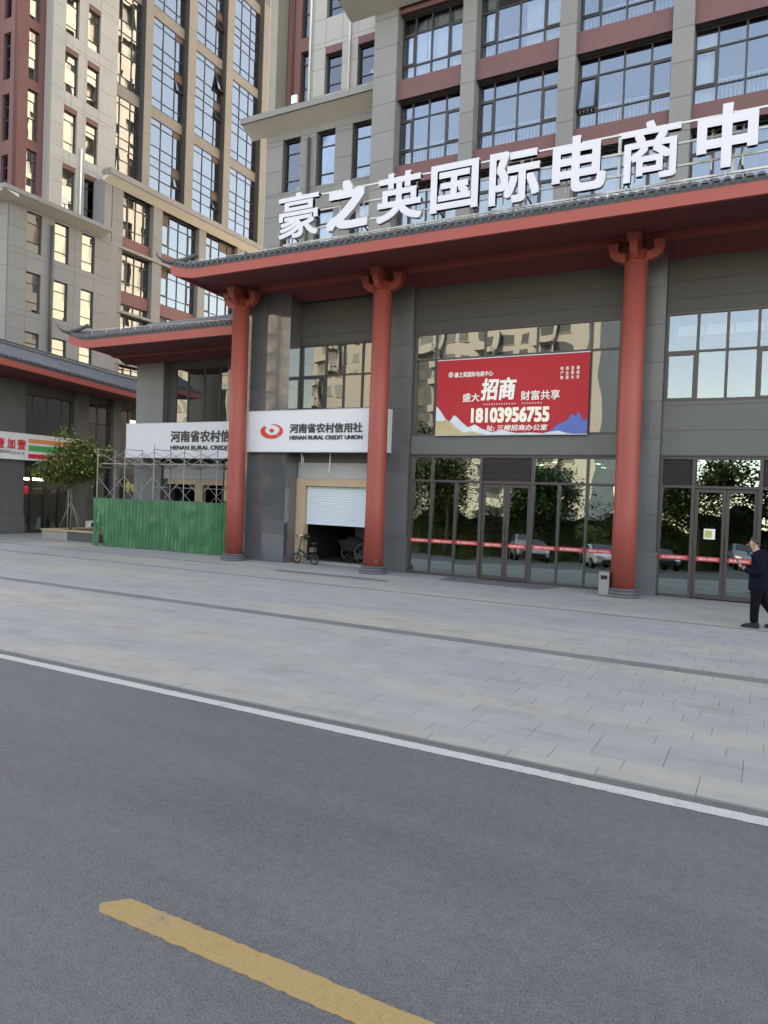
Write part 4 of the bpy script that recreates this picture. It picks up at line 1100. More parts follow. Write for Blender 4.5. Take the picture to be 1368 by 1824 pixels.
for bi in range(4):
    a, c = pl2[bi][1], pl2[bi+1][0]
    us = [a, a+(c-a)*.27, a+(c-a)*.52, a+(c-a)*.78, c]
    for zi, zs in enumerate(zsp):
        q = MB(); LP.box(q, a+.003, c-.017, zs, zs+.72, -1.2, -.18); build('spandrel', q, 'maroon_tower', LEFT)
        lo = zs+.72; hi = (18.98 if zi == 0 else zsp[zi-1])
        if hi < 9: continue
        pn = [(3, 2), (2, 2)] if (bi == 2 and zi == 0) else ([(0, 2)] if bi == 1 else [])
        window(LEFT, LP, -.34, us, [lo, lo+.55, hi-.62, hi], 'glass_bay', 'frame_dark', .055, .09, panels=pn, sash=[(0, 1), (3, 1)], jitter=.014)
        q = MB(); LP.box(q, a, c, lo-.2, lo-.02, -4.0, -1.21); build('floor_slab', q, 'room_mid', LEFT)
# lower wing with its own cornice
WP = Plane('x', -32.4)
ops = []
for k in range(3):
    t_ = 15.49-2.92*k
    ops += [(22.66, 23.46, t_-1.93, t_), (24.21, 25.03, t_-1.93, t_), (25.84, 26.64, t_-1.93, t_)]
clad(LEFT, WP, 21.7, 27.7, 6.8, 15.62, ops, [22.66, 23.9, 25.4, 26.64], [15.49-2.92*k+d for k in range(3) for d in (-.97, -2.2)], 'wall_grey', 'wall_grey_back')
for (a, c, z0, z1) in ops:
    if z1 > 9: window(LEFT, WP, -.12, [a, c], [z0, z0+.5, z1-.52, z1], 'glass_left', 'frame_dark', .045, .08, rail=z0+.5 if random.random() < .5 else None, jitter=.018, curtains=[(a+.04, a+(c-a)*random.uniform(.35, .95), 0)] if random.random() < .35 else [])
clad(LEFT, Plane('y', 21.69), -38, -32.41, 6.8, 15.62, [], [-36, -34.2], [7.8, 9, 10.2, 11.4, 12.6, 13.8, 15], 'wall_grey', 'wall_grey_back')
q = MB(); q.box(-33.0, -32.42, 27.705, 28.24, 6.8, 15.6); q.box(-33.9, -33.0, 27.71, 28.2, 6.8, 19.2); build('wall', q, 'wall_grey', LEFT)
cornice(LEFT, WP, 20.95, 27.05, 15.63, 15.80, 16.03, .8)
cornice(LEFT, Plane('y', 21.69), -38, -31.65, 15.63, 15.80, 16.02, .74)
q = MB(); q.box(-34.5, -32.42, 21.75, 27.6, 15.63, 15.9); build('roof_slab', q, 'lip_grey', LEFT)
q = MB(); q.tube([(-32.28, 23.98, 7.4), (-32.28, 23.98, 15.2)], .08, 8); build('drainpipe', q, 'wall_dark', LEFT, True)
q = MB(); q.tube([(-33.9, 26.85, 16.0), (-33.9, 26.85, 20.6)], .05, 8); build('drainpipe', q, 'rail_white', LEFT, True)
o = MB(); o.box(-31.95, -31.85, 24.2, 24.5, 16.35, 16.7); fl_ = build('floodlight', o, 'white_board', LEFT)
o = MB(); o.box(-31.92, -31.88, 24.33, 24.37, 16.03, 16.349); build('bracket', o, 'steel_dark', fl_)
for zz in (8.6, 11.5, 14.4, 18.0):
    q = MB(); q.box(-37.4, -32.9, 21.8, 42.5, zz-2.3, zz-2.15); build('floor_slab', q, 'room_mid', LEFT)

# ---- podium with the shop
PP = Plane('x', -29.2)
random.seed(4)
def PPclad(u0, u1, v0, v1, mat='wall_dark', n=0.0, us=(), vs=()):
    q = MB(); PP.box(q, u0+.004, u1-.004, v0, v1, -.5, n-.016); build('wall', q, 'wall_grey_back', LEFT)
    A = merge(list(us), u0, u1); Bv = merge(list(vs), v0, v1)
    for i in range(len(A)-1):
        for j in range(len(Bv)-1): piece(LEFT, LEFT, 'stone_panel', PP, A[i]+.003, A[i+1]-.003, Bv[j]+.003, Bv[j+1]-.003, n-.015, n, mat)
PPclad(14.0, 20.60, .86, 6.75, 'granite_rough', 0, (16.0, 18.4), (1.8, 2.7, 4.6, 5.6))
q = MB(); PP.box(q, 14.0, 20.64, 0, .70, -.4, .06); PP.box(q, 14.0, 20.625, .701, .85, -.4, .04); build('pier_base', q, 'granite_rough', LEFT)
PPclad(20.605, 23.26, 6.2, 6.75, 'wall_dark', -.2); PPclad(20.605, 23.26, 4.0, 4.44, 'wall_dark', -.1)
window(LEFT, PP, -.3, [20.6, 21.08, 21.85, 22.62, 23.27], [4.42, 5.86, 6.22], 'glass_upper', 'frame_dark', .06, .09, jitter=.012, merged=[((i, i), (0, 1)) for i in range(4)])
PPclad(23.27, 23.95, .86, 6.75, 'granite_rough', 0, (), (1.8, 2.7, 3.6, 4.5, 5.4))
q = MB(); PP.box(q, 23.22, 24.0, 0, .70, -.4, .06); PP.box(q, 23.235, 23.985, .701, .85, -.4, .04); build('pier_base', q, 'granite_rough', LEFT)
PPclad(23.96, 25.44, 6.3, 6.75, 'wall_dark', -.2); PPclad(23.96, 25.44, 3.05, 4.22, 'wall_dark', -.12)
window(LEFT, PP, -.3, [23.96, 24.66, 25.44], [4.2, 5.28, 6.3], 'glass_left', 'frame_dark', .06, .09, jitter=.012)
PPclad(25.45, 25.92, 0, 6.75, 'granite_rough', 0, (), (.9, 1.8, 2.7, 3.6, 4.5, 5.4))
PPclad(25.93, 32, 6.3, 6.75, 'wall_dark', -.2); PPclad(25.93, 32, 0, 4.22, 'wall_dark', -.12, (27.2, 28.5), (1.0, 2.0, 3.0))
window(LEFT, PP, -.3, [25.92, 26.6, 27.4, 28.2], [4.2, 5.28, 6.3], 'glass_left', 'frame_dark', .06, .09, jitter=.012)
# shop window: black mullions, plastic sheeting inside
fr = MB(); q = fr
for u in (20.6, 21.08, 21.80, 22.52, 23.2): PP.box(fr, u, u+.075, .1, 3.0, -.34, -.2)
PP.box(fr, 20.6, 23.27, 2.93, 3.25, -.34, -.22); PP.box(fr, 20.6, 23.27, 0, .10, -.36, -.15)
sw = build('shop_window', fr, 'black', LEFT)
for (a, c) in ((20.68, 21.08), (21.155, 21.80), (21.875, 22.52), (22.595, 23.2)):
    piece(LEFT, sw, 'pane', PP, a, c, .1, 2.93, -.285, -.275, 'glass_plain', .003, 0)
sm = MB(); nU, nV = 46, 18
def sheet_n(u, v): return -.48+.035*math.sin(u*9+v*2.2)+.03*math.sin(u*4.1-v*3.3+1)+.018*math.sin(u*23-v*5)
for i in range(nU):
    for j in range(nV):
        us_ = [20.62+2.58*(i+k)/nU for k in (0, 1)]; vs_ = [.06+(1.80-.06)*(j+k)/nV for k in (0, 1)]
        tp = lambda u, v: v-(.12*math.sin((u-20.6)*1.7)+.05*math.sin(u*6))*(v/1.8)
        sm.face([PP.P(us_[0], tp(us_[0], vs_[0]), sheet_n(us_[0], vs_[0])), PP.P(us_[1], tp(us_[1], vs_[0]), sheet_n(us_[1], vs_[0])), PP.P(us_[1], tp(us_[1], vs_[1]), sheet_n(us_[1], vs_[1])), PP.P(us_[0], tp(us_[0], vs_[1]), sheet_n(us_[0], vs_[1]))])
ps = build('plastic_sheet', sm, 'sheet_plastic', LEFT, True)
q = MB(); PP.box(q, 20.3, 23.6, 0, 3.4, -5.2, -5.1); PP.box(q, 20.3, 20.4, 0, 3.4, -5.1, -.5); PP.box(q, 23.5, 23.6, 0, 3.4, -5.1, -.5); PP.box(q, 20.4, 23.5, 3.2, 3.4, -5.1, -.5); PP.box(q, 20.4, 23.5, -.01, .02, -5.1, -.5)
build('interior', q, 'room_mid', LEFT)
q = MB(); q.tube([PP.P(20.75, 2.44, -1.2), PP.P(22.45, 2.42, -1.2)], .055, 8); build('tube_lamp', q, 'tube_light', LEFT, True)
q = MB(); PP.box(q, 20.7, 21.2, 1.75, 2.05, -1.5, -1.45); PP.box(q, 21.65, 21.85, 1.7, 2.1, -1.5, -1.45); build('shop_poster', q, 'sign_red', LEFT)
q = MB()
for zz in (.5, 1.0, 1.5, 1.95): PP.box(q, 20.5, 23.4, zz, zz+.04, -2.3, -1.9)
build('shelf', q, 'raw_wood', LEFT)
# dark doorway beyond the pilaster
fr = MB()
for u in (23.96, 24.65, 25.37): PP.box(fr, u, u+.07, 0, 2.95, -.34, -.2)
PP.box(fr, 23.96, 25.44, 2.9, 3.05, -.34, -.2); PP.box(fr, 24.03, 25.37, 1.30, 1.42, -.34, -.2)
dw = build('dark_shopfront', fr, 'frame_dark', LEFT)
for (a, c, z0, z1) in ((24.03, 24.65, 1.42, 2.9), (24.72, 25.37, 1.42, 2.9), (24.03, 24.65, .02, 1.3), (24.72, 25.37, .02, 1.3)):
    piece(LEFT, dw, 'pane', PP, a, c, z0, z1, -.29, -.28, 'glass_shop', .003, 0)
q = MB(); PP.box(q, 23.7, 32, 0, 3.6, -3.1, -3.0); PP.box(q, 23.7, 32, 0, .01, -3, -.4); build('interior', q, 'black', LEFT)
q = MB(); PP.box(q, 14, 34, 6.75, 7.4, -3.2, -.4); build('wall', q, 'wall_dark', LEFT)
# tiled eave of the podium
liftL = lambda u: .060*max(0, 25.6-u)
PE = Plane('x', -29.2)
fL, rL = eave(LEFT, PE, 13.0, 33.0, 2.3, 6.42, 6.64, .2, .44, liftL, 1, 0)
q = MB()
k = 20
for i in range(k):
    a, c = 13+i, 14+i; la, lc = liftL(a), liftL(c)
    P = PE.P; q.hexa([P(a, 6.425+la, 2.19), P(c, 6.425+lc, 2.19), P(c, 6.55+lc*.6, -.1), P(a, 6.55+la*.6, -.1), P(a, 6.475+la, 2.19), P(c, 6.475+lc, 2.19), P(c, 6.6+lc*.6, -.1), P(a, 6.6+la*.6, -.1)])
build('soffit', q, 'soffit_red_shaded', LEFT)
q = MB()
pts = [PE.P(u, 6.74+2.1*.44+.10+liftL(u)*1.0, .2) for u in [13+.5*i for i in range(41)]]
q.tube(pts, .10, 8); build('ridge', q, 'tile', rL, True)
q = MB(); q.tube([(p[0], p[1], p[2]+.12) for p in pts], .05, 6); build('ridge_cap', q, 'tile_dark', rL, True)
q = MB()
u = 13.1
while u < 32.8:
    z = 6.74+2.1*.44+.10+liftL(u); q.tube([PE.P(u, z-.06, .33), PE.P(u, z+.05, .2)], .05, 6); u += TP
build('ridge_end_tiles', q, 'tile', rL)
q = MB(); q.box(-33, -29.1, 13, 34, 7.35, 7.45); build('roof_deck', q, 'tile_dark', LEFT)
# ------------------------------------------------------------------ signs
random.seed(31)
RS = Plane('y', 17.8)
roof_sign = thing('roof_sign', 'row of large white lettering on a steel frame standing on the red canopy roof', 'sign', (-6, 17.8, 9.0))
chars = [('豪', -13.49, -12.04, 9.86, 11.2), ('之', -11.75, -10.36, 9.86, 11.27), ('英', -10.08, -8.67, 9.85, 11.19), ('国', -8.42, -7.05, 9.88, 11.15), ('际', -6.75, -5.42, 9.82, 11.16), ('电', -5.10, -3.79, 9.83, 11.2), ('商', -3.46, -2.13, 9.83, 11.2), ('中', -1.79, -.55, 9.82, 11.24), ('心', -.16, 1.25, 9.88, 11.18)]
OFFS = {'豪': .020, '英': .030, '国': .034, '商': .024, '之': .05, '中': .042, '电': .038, '心': .05, '际': .036}
for ch, a, c, z0, z1 in chars:
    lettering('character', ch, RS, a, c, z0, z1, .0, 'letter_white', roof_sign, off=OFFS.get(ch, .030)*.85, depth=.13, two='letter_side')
q = MB()
for z in (11.12, 10.66, 10.14, 9.78): q.box(-13.5, 1.4, 18.02, 18.06, z, z+.045)
build('rail', q, 'steel_white', roof_sign)
for x in (-13.36, -10.9, -8.48, -6.0, -3.55, -1.05, 1.2):
    q = MB(); q.box(x-.035, x+.035, 18.062, 18.13, 9.0, 11.2); build('post', q, 'steel_white', roof_sign)
    q = MB(); q.tube([(x+.15, 18.15, 10.1), (x+.5, 19.4, 9.3)], .025, 6); q.tube([(x, 18.11, 9.2), (x+.15, 18.15, 10.1)], .015, 6); build('brace', q, 'steel_dark', roof_sign)
q = MB()
for ch, a, c, z0, z1 in chars:
    for x in (a+.3, c-.3): q.box(x-.015, x+.015, 17.87, 18.02, (z0+z1)/2+.25, (z0+z1)/2+.28); q.box(x-.015, x+.015, 17.99, 18.019, z0+.1, z1-.1)
build('fixing', q, 'steel_white', roof_sign)

def swirl(parent, pl, u0, u1, v0, v1, n):
    cu, cv, ru, rv = (u0+u1)/2, (v0+v1)/2, (u1-u0)/2, (v1-v0)/2
    def arc(t0, t1, w0, wm, w1, k=26, tilt=0):
        o_, i_ = [], []
        for j in range(k+1):
            f = j/k; t = R(t0+(t1-t0)*f); w = w0+(wm-w0)*min(1, f*2) if f < .5 else wm+(w1-wm)*(f*2-1)
            o_.append((math.cos(t), math.sin(t))); i_.append((math.cos(t)*(1-w), math.sin(t)*(1-w*1.0)))
        return o_+i_[::-1]
    q = MB()
    for poly in (arc(132, 312, .30, .52, .42), arc(95, -42, .05, .22, .42), [(-.0, .42), (.26, .08), (.0, -.24), (-.24, .1)]):
        n_ = len(poly)
        if n_ == 4: q.prism([(cu+a*ru*.9, cv+c*rv) for a, c in poly], lambda a, c, d: pl.P(a, c, d), n, n+.02)
        else:
            h = n_//2
            for j in range(h-1):
                four = [poly[j], poly[j+1], poly[n_-2-j], poly[n_-1-j]]
                q.prism([(cu+a*ru, cv+c*rv) for a, c in four], lambda a, c, d: pl.P(a, c, d), n, n+.02)
    return build('emblem', q, 'logo_red', parent)
BK = '河南省农村信用社'; BE = 'HENAN RURAL CREDIT UNION'
s1 = thing('bank_sign', 'white bank fascia board with red emblem over the half open roller shutter', 'sign', (-12.2, 18.1, 3.5), 'white bank fascia boards')
A1 = Plane('y', 18.27)
q = MB(); A1.box(q, -14.93, -9.87, 3.49, 4.765, -.22, 0); build('board', q, 'white_board', s1)
q = MB(); A1.box(q, -14.94, -9.86, 3.475, 3.489, -.22, .01); A1.box(q, -14.94, -9.86, 4.766, 4.78, -.22, .01); build('edge_trim', q, 'plaster_grey', s1)
q = MB(); A1.box(q, -13.42, -9.87, 3.49, 4.765, -.49, -.221); build('return_panel', q, 'white_board', s1)
K = 18.27/17.95
kz = lambda z: 2.2+(z-2.2)*K
swirl(s1, A1, -14.06*K, -13.21*K, kz(3.87), kz(4.32), .001)
lettering('lettering', BK, A1, -12.95*K, -10.40*K, kz(4.03), kz(4.315), .012, 'ink', s1, off=.025, depth=.02)
lettering('lettering', BE, A1, -12.945*K, -10.39*K, kz(3.83), kz(3.955), .012, 'ink', s1, off=.045, depth=.02)
s2 = thing('bank_sign', 'white bank fascia board behind the scaffolding, partly hidden by the leftmost red column', 'sign', (-19, 20.3, 3.4), 'white bank fascia boards')
A2 = Plane('y', 20.2)
q = MB(); A2.box(q, -22.46, -15.53, 3.38, 4.70, -.3, 0); build('board', q, 'white_board', s2)
q = MB(); A2.box(q, -22.475, -15.525, 3.365, 3.379, -.31, .01); A2.box(q, -22.475, -15.525, 4.701, 4.715, -.31, .01); A2.box(q, -22.3, -15.5, 3.4, 4.68, -.7, -.31); build('edge_trim', q, 'plaster_grey', s2)
lettering('lettering', BK, A2, -20.07, -16.19, 3.965, 4.40, .012, 'ink', s2, off=.025, depth=.02)
lettering('lettering', BE, A2, -20.07, -16.15, 3.685, 3.845, .012, 'ink', s2, off=.045, depth=.02)

# shop sign on the left podium
ss = thing('shop_sign', 'white convenience shop board with red lettering and orange, green and red stripes behind the tree', 'sign', (-29.1, 20, 3.3))
A3 = Plane('x', -28.98)
q = MB(); A3.box(q, 14.5, 23.75, 3.24, 4.40, -.2, 0); build('board', q, 'white_board', ss)
for (ch, a, c) in (('壹', 19.08, 19.48), ('加', 19.60, 19.97), ('壹', 20.08, 20.48)): lettering('character', ch, A3, a, c, 3.69, 4.13, .012, 'sign_red', ss, off=.02, depth=.02)
lettering('lettering', '便利店', A3, 19.20, 19.79, 3.48, 3.63, .008, 'sign_text_grey', ss, off=.01, depth=.01)
lettering('lettering', 'store', A3, 19.83, 20.42, 3.46, 3.60, .008, 'sign_text_grey', ss, off=.0, depth=.01, space=1.2)
for (z0, z1, m) in ((4.01, 4.19, 'sign_orange'), (3.65, 3.91, 'sign_green'), (3.33, 3.53, 'sign_red')):
    q = MB(); A3.box(q, 20.62, 23.6, z0, z1, .001, .006); build('stripe', q, m, ss)

# red banner on the glass of the middle bay
bn = thing('banner', 'red leasing banner with white lettering and painted mountains on the upper window', 'banner', (-6.35, 18.8, 4.0))
A4 = Plane('y', 18.80)
bw = MB(); nb = 30
for i in range(nb):
    for j in range(8):
        U = [-8.50+4.29*(i+k)/nb for k in (0, 1)]; Vz = [4.015+2.10*(j+k)/8 for k in (0, 1)]
        nn = lambda u, v: .008*math.sin(u*2.3+v)+.005*math.sin(v*3.1-u)-.014
        bw.face([A4.P(U[0], Vz[0], nn(U[0], Vz[0])), A4.P(U[1], Vz[0], nn(U[1], Vz[0])), A4.P(U[1], Vz[1], nn(U[1], Vz[1])), A4.P(U[0], Vz[1], nn(U[0], Vz[1]))])
build('cloth', bw, 'banner_red', bn, True)
q = MB(); A4.box(q, -8.5, -4.21, 6.116, 6.14, -.03, .0); A4.box(q, -8.5, -4.21, 3.995, 4.014, -.03, .0); build('batten', q, 'print_ice', bn)
LT = lambda s, a, c, z0, z1, off=.012, m='print_white', sh=0.0: lettering('lettering', s, A4, a, c, z0, z1, .004, m, bn, off=off, depth=.002, shear=sh)
q = MB()
cu_, cv_, r_ = -8.07, 5.71, .075
for j in range(20):
    t0, t1 = 2*math.pi*j/20, 2*math.pi*(j+1)/20
    q.face([A4.P(cu_+k*math.cos(t), cv_+k*math.sin(t), .003) for k, t in ((r_, t0), (r_, t1), (r_*.72, t1), (r_*.72, t0))])
for sgn in (1, -1): q.face([A4.P(cu_+a*r_, cv_+b_*r_*sgn, .003) for a, b_ in ((-.6, -.5), (-.35, -.65), (.6, .5), (.35, .65))])
build('emblem', q, 'print_white', bn)
LT('豪之英国际电商中心', -7.955, -6.82, 5.62, 5.77, .02)
LT('盛大', -7.69, -7.19, 4.93, 5.17, .015); LT('招商', -7.15, -6.14, 4.955, 5.56, .03, sh=.12); LT('财富共享', -6.01, -4.95, 4.925, 5.18, .015)
LT('18103956755', -7.42, -5.21, 4.34, 4.75, .05, 'print_cream'); LT('地    址: 三楼招商办公室', -7.38, -5.25, 4.115, 4.275, .02, sh=.1)
for j, s in enumerate(('电商直播', '产业聚集', '资源共享')):
    for i, ch in enumerate(s): LT(ch, -4.965+.14*i, -4.885+.14*i, 5.68-.12*j, 5.775-.12*j, .015)
q = MB()
x = -7.2
random.seed(2)
while x < -5.46:
    if random.random() < .88:
        for (du, dv, w, h) in ((0, 0, .04, .008), (0, .02, .03, .008), (.012, -.01, .009, .05), (.03, .0, .008, .035)): q.face([A4.P(x+du, 4.83+dv, .003), A4.P(x+du+w*.9, 4.83+dv, .003), A4.P(x+du+w*.9, 4.83+dv+h, .003), A4.P(x+du, 4.83+dv+h, .003)])
    x += .072
build('small_print', q, 'print_white', bn)
def mount(poly, mat, n):
    q = MB(); top = poly
    for i in range(len(top)-1):
        (a, b_), (c, d) = top[i], top[i+1]
        q.face([A4.P(a, 4.02, n), A4.P(c, 4.02, n), A4.P(c, d, n), A4.P(a, b_, n)])
    build('mountain_print', q, mat, bn)
mount([(-8.49, 4.83), (-8.40, 4.76), (-8.28, 4.60), (-8.15, 4.42), (-8.05, 4.40), (-7.94, 4.56), (-7.87, 4.54), (-7.70, 4.38), (-7.50, 4.22), (-7.3, 4.30), (-7.1, 4.18), (-6.8, 4.08), (-6.5, 4.13), (-6.1, 4.05), (-5.7, 4.06), (-5.4, 4.04)], 'print_ice', .0015)
mount([(-8.49, 4.42), (-8.3, 4.40), (-8.15, 4.45), (-7.95, 4.32), (-7.75, 4.14), (-7.6, 4.08), (-7.4, 4.11), (-7.2, 4.06), (-7.0, 4.03)], 'print_sand', .0022)
mount([(-5.3, 4.04), (-5.1, 4.15), (-4.95, 4.30), (-4.85, 4.31), (-4.72, 4.38), (-4.62, 4.55), (-4.52, 4.47), (-4.45, 4.60), (-4.38, 4.45), (-4.30, 4.36), (-4.215, 4.40)], 'print_blue', .0015)
mount([(-5.4, 4.03), (-5.2, 4.07), (-4.95, 4.10), (-4.75, 4.04), (-4.6, 4.03)], 'print_ice', .0025)

# yellow lettered panel in the alley
ys = thing('panel_sign', 'small black panel with yellow lettering on the wall behind the scaffolding', 'sign', (-29, 26.5, 1.9))
A5 = Plane('x', -29.10)
q = MB(); A5.box(q, 26.15, 26.86, 1.55, 2.84, -.06, 0); build('panel', q, 'black', ys)
lettering('character', '停', A5, 26.20, 26.50, 1.98, 2.48, .012, 'sign_yellow', ys, off=.03, depth=.02)
lettering('character', '车', A5, 26.53, 26.83, 1.95, 2.40, .012, 'sign_yellow', ys, off=.03, depth=.02)

# ------------------------------------------------------------------ green hoarding
random.seed(12)
F0, F1 = Vector((-22.16, 18.52, 0)), Vector((-15.72, 18.96, 0))
hd = thing('hoarding', 'green corrugated metal hoarding with a torn left end in front of the building', 'fence', (-19, 18.7, 0))
ns = 8; L = (F1-F0).length; d = (F1-F0).normalized(); nrm = Vector((d.y, -d.x, 0))
for k in range(ns):
    q = MB(); cols, rowsN = 22, 14; wS = L/ns
    hgt = 1.765+random.uniform(-.012, .02); ph = random.uniform(0, 6); dents = [(random.uniform(.1, .9)*wS, random.uniform(.2, 1.6), random.uniform(.08, .2), random.uniform(-.05, .04)) for _ in range(7)]
    if k == 5: dents += [(.30, 1.72, .12, -.09), (.62, 1.70, .10, -.08)]
    if k == 0: dents += [(.38, 1.15, .16, .10), (.30, .85, .12, .12)]
    def pt(i, j):
        s_ = wS*i/cols-.01*(i == 0)+.03*(i == cols); z = hgt*j/rowsN
        rib = ((i % 4) in (0, 1))
        o_ = .026 if rib else -.008
        o_ += .012*math.sin(s_*3+ph+z*1.3)+.008*math.sin(z*4+ph*2+s_*5)
        for (du, dz, rr, am) in dents: o_ += am*math.exp(-((s_-du)**2+(z-dz)**2*.6)/rr**2)
        if k == 0 and s_ < .55 and z < 1.15: o_ += .26*(1-z/1.15)*max(0, (s_-.05)/.5)*(1 if s_ < .5 else 0)
        p = F0+d*(k*wS+s_)+nrm*(o_+.012*(k % 2)); return (p.x, p.y, z+.01+random.uniform(0, .004))
    pts = [[pt(i, j) for j in range(rowsN+1)] for i in range(cols+1)]
    if k == 0:
        for j in range(10):
            f_ = 1-(1-j/9)**.8 if j < 9 else 1; a_, c_p = pts[12][j], pts[14][j]
            pts[13][j] = tuple(c_p[n]+(a_[n]-c_p[n])*f_ for n in range(3)) if j < 9 else pts[13][j]
    for i in range(cols):
        for j in range(rowsN):
            if k == 0 and i == 12 and j < 9: continue
            q.face([pts[i][j], pts[i+1][j], pts[i+1][j+1], pts[i][j+1]])
    build('sheet', q, 'fence_green', hd)
q = MB()
for k in range(5):
    p = F0+d*(.15+k*1.55)-nrm*.09; q.box(p.x-.02, p.x+.02, p.y-.02, p.y+.02, 0, 1.72)
for z in (.4, 1.45):
    a, c = F0+d*.1-nrm*.06, F1-nrm*.06; q.tube([(a.x, a.y, z), (c.x, c.y, z)], .02, 6)
build('backing_frame', q, 'scaffold', hd)

# ------------------------------------------------------------------ scaffolding
sc = thing('scaffold', 'steel frame scaffolding with cross braces standing behind the green hoarding', 'scaffolding', (-19, 19.5, 0))
xs = [-22.75, -21.28, -19.80, -18.32, -16.80]; yf, yr = 19.12, 19.95
for i, x in enumerate(xs):
    for y_, nm in ((yf, 0), (yr, 1)):
        q = MB(); top = 3.66+(.12 if i == 2 and y_ == yf else 0)
        q.tube([(x, y_, 0), (x, y_, top)], .0175, 8); build('standard', q, 'scaffold', sc, True)
    q = MB()
    for z in (1.72, 2.95, 3.62): q.tube([(x, yf, z), (x, yr, z)], .014, 6)
    q.tube([(x, yf+.18, 0.0), (x, yf+.18, 1.72)], .014, 6); build('transom', q, 'scaffold', sc, True)
for i in range(4):
    a, c = xs[i], xs[i+1]
    for y_ in (yf-.03, yr+.03):
        for (z0, z1) in ((1.35, 2.62), (2.95, 3.52), ):
            q = MB()
            q.tube([(a, y_, z1), (c, y_, z0)], .012, 6); q.tube([(a, y_+.012, z0), (c, y_+.012, z1)], .012, 6); build('cross_brace', q, 'scaffold', sc, True)
    q = MB(); q.tube([(a, yf, 2.36), (c, yf, 2.36)], .0, 4) if 0 else q.box(a-.05, c+.05, 19.32, 19.62, 3.07, 3.10); q.box(a-.02, c+.08, 19.64, 19.86, 3.072, 3.10); build('plank', q, 'plank', sc)
    q = MB(); q.tube([(a+.35, yr-.1, 2.25), (c, yr-.1, 2.25)], .016, 6); build('guard_rail', q, 'scaffold', sc, True)

# ------------------------------------------------------------------ planter and tree
pt_ = thing('planter', 'low stone planter with rough pale front beside the shop window', 'planter', (-26, 20, 0))
q = MB(); q.box(-26.12, -24.6, 19.28, 19.44, 0, .34); build('wall_front', q, 'concrete', pt_)
q = MB(); q.box(-24.59, -22.75, 19.30, 19.46, 0, .36); q.box(-22.9, -22.75, 19.47, 23.0, 0, .36); build('wall_front', q, 'stone_dark', pt_)
q = MB(); q.box(-28.2, -26.14, 19.6, 19.75, 0, .3) if 0 else q.box(-26.12, -25.98, 19.45, 23.0, 0, .34); build('wall_side', q, 'concrete', pt_)
q = MB(); q.box(-26.16, -24.6, 19.24, 19.47, .341, .40); q.box(-24.59, -22.72, 19.26, 19.49, .361, .41); q.box(-26.16, -25.95, 19.48, 23.0, .341, .40); build('coping', q, 'raw_wood', pt_)
q = MB(); q.box(-25.97, -22.91, 19.5, 23.0, .0, .30); build('soil', q, 'soil', pt_)
tree_root = thing('young_tree', 'young staked tree with reddish green leaves in front of the shop sign', 'tree', (-26.2+.45, 20.5, .3))
TX, TY = -25.95, 20.5
q = MB(); trunk = [(TX, TY, .28), (TX+.02, TY+.02, 1.2), (TX-.03, TY, 2.0), (TX+.02, TY+.02, 2.8), (TX, TY, 3.7)]
q.tube(trunk, [.06, .05, .045, .032, .012], 9)
random.seed(40)
tips = []
for i in range(20):
    h = random.uniform(1.75, 3.5); t = random.uniform(0, 6.28); l = (1.45 if h < 3.0 else .85)*random.uniform(.55, 1)
    p0 = Vector((TX, TY, h)); p1 = p0+Vector((math.cos(t)*l*.5, math.sin(t)*l*.5, l*.33)); p2 = p0+Vector((math.cos(t)*l, math.sin(t)*l, l*.45+.1))
    q.tube([p0, p1, p2], [.022, .014, .006], 5); tips += [p1, p2, (p1+p2)/2, p2+Vector((0, 0, .12))]
build('trunk', q, 'bark', tree_root, True)
def leaves(n, mats, centres, spread, size, parent, name='foliage'):
    mbs = [MB() for _ in mats]
    for i in range(n):
        c = Vector(random.choice(centres)); p = c+Vector((random.gauss(0, spread), random.gauss(0, spread), random.gauss(0, spread*.8)))
        k = min(len(mats)-1, int(random.random()**1.3*len(mats)))
        s_ = size*random.uniform(.6, 1.3); a = random.uniform(0, 6.28); e = random.uniform(-.9, .5)
        dv = Vector((math.cos(a)*math.cos(e), math.sin(a)*math.cos(e), math.sin(e))); sv = dv.cross(Vector((random.uniform(-.4, .4), random.uniform(-.4, .4), 1))).normalized()*s_*.26; nv = sv.cross(dv).normalized()*s_*.06
        mbs[k].face([p, p+dv*s_*.45+sv+nv, p+dv*s_]); mbs[k].face([p, p+dv*s_, p+dv*s_*.45-sv+nv])
    for m_, k in zip(mbs, mats):
        o = link(name, m_.mesh(name, False), k, parent); o['kind'] = 'stuff'
cent = [p for p in tips]
# crown outline measured from the photograph's silhouette: a narrow top, a low left lobe
for (dx, dz, w) in ((-1.35, 2.75, 5), (-.9, 2.55, 5), (-.5, 3.0, 5), (.1, 3.2, 6), (.6, 3.35, 4), (1.0, 3.3, 4), (.15, 3.9, 3), (.1, 4.25, 2), (.4, 2.6, 4), (-.1, 2.3, 3), (.9, 2.9, 3), (-.6, 3.6, 3)):
    cent += [Vector((TX+dx*.92, TY+random.uniform(-.6, .6), dz+.08)) for _ in range(w)]
leaves(12000, ('leaf_dark', 'leaf_light', 'leaf_light', 'leaf_rust'), cent, .17, .15, tree_root, 'crown')
for (dx, dy) in ((-.9, .1), (.75, -.1), (-.05, .75)):
    q = MB(); q.tube([(TX+dx, TY+dy, .3), (TX+dx*.06, TY+dy*.06, 1.45)], .022, 7); build('stake', q, 'stake', tree_root, True)
q = MB(); q.tube([(TX-.16, TY-.03, .3), (TX-.13, TY-.03, 2.1)], .028, 7); build('stake', q, 'stake', tree_root, True)
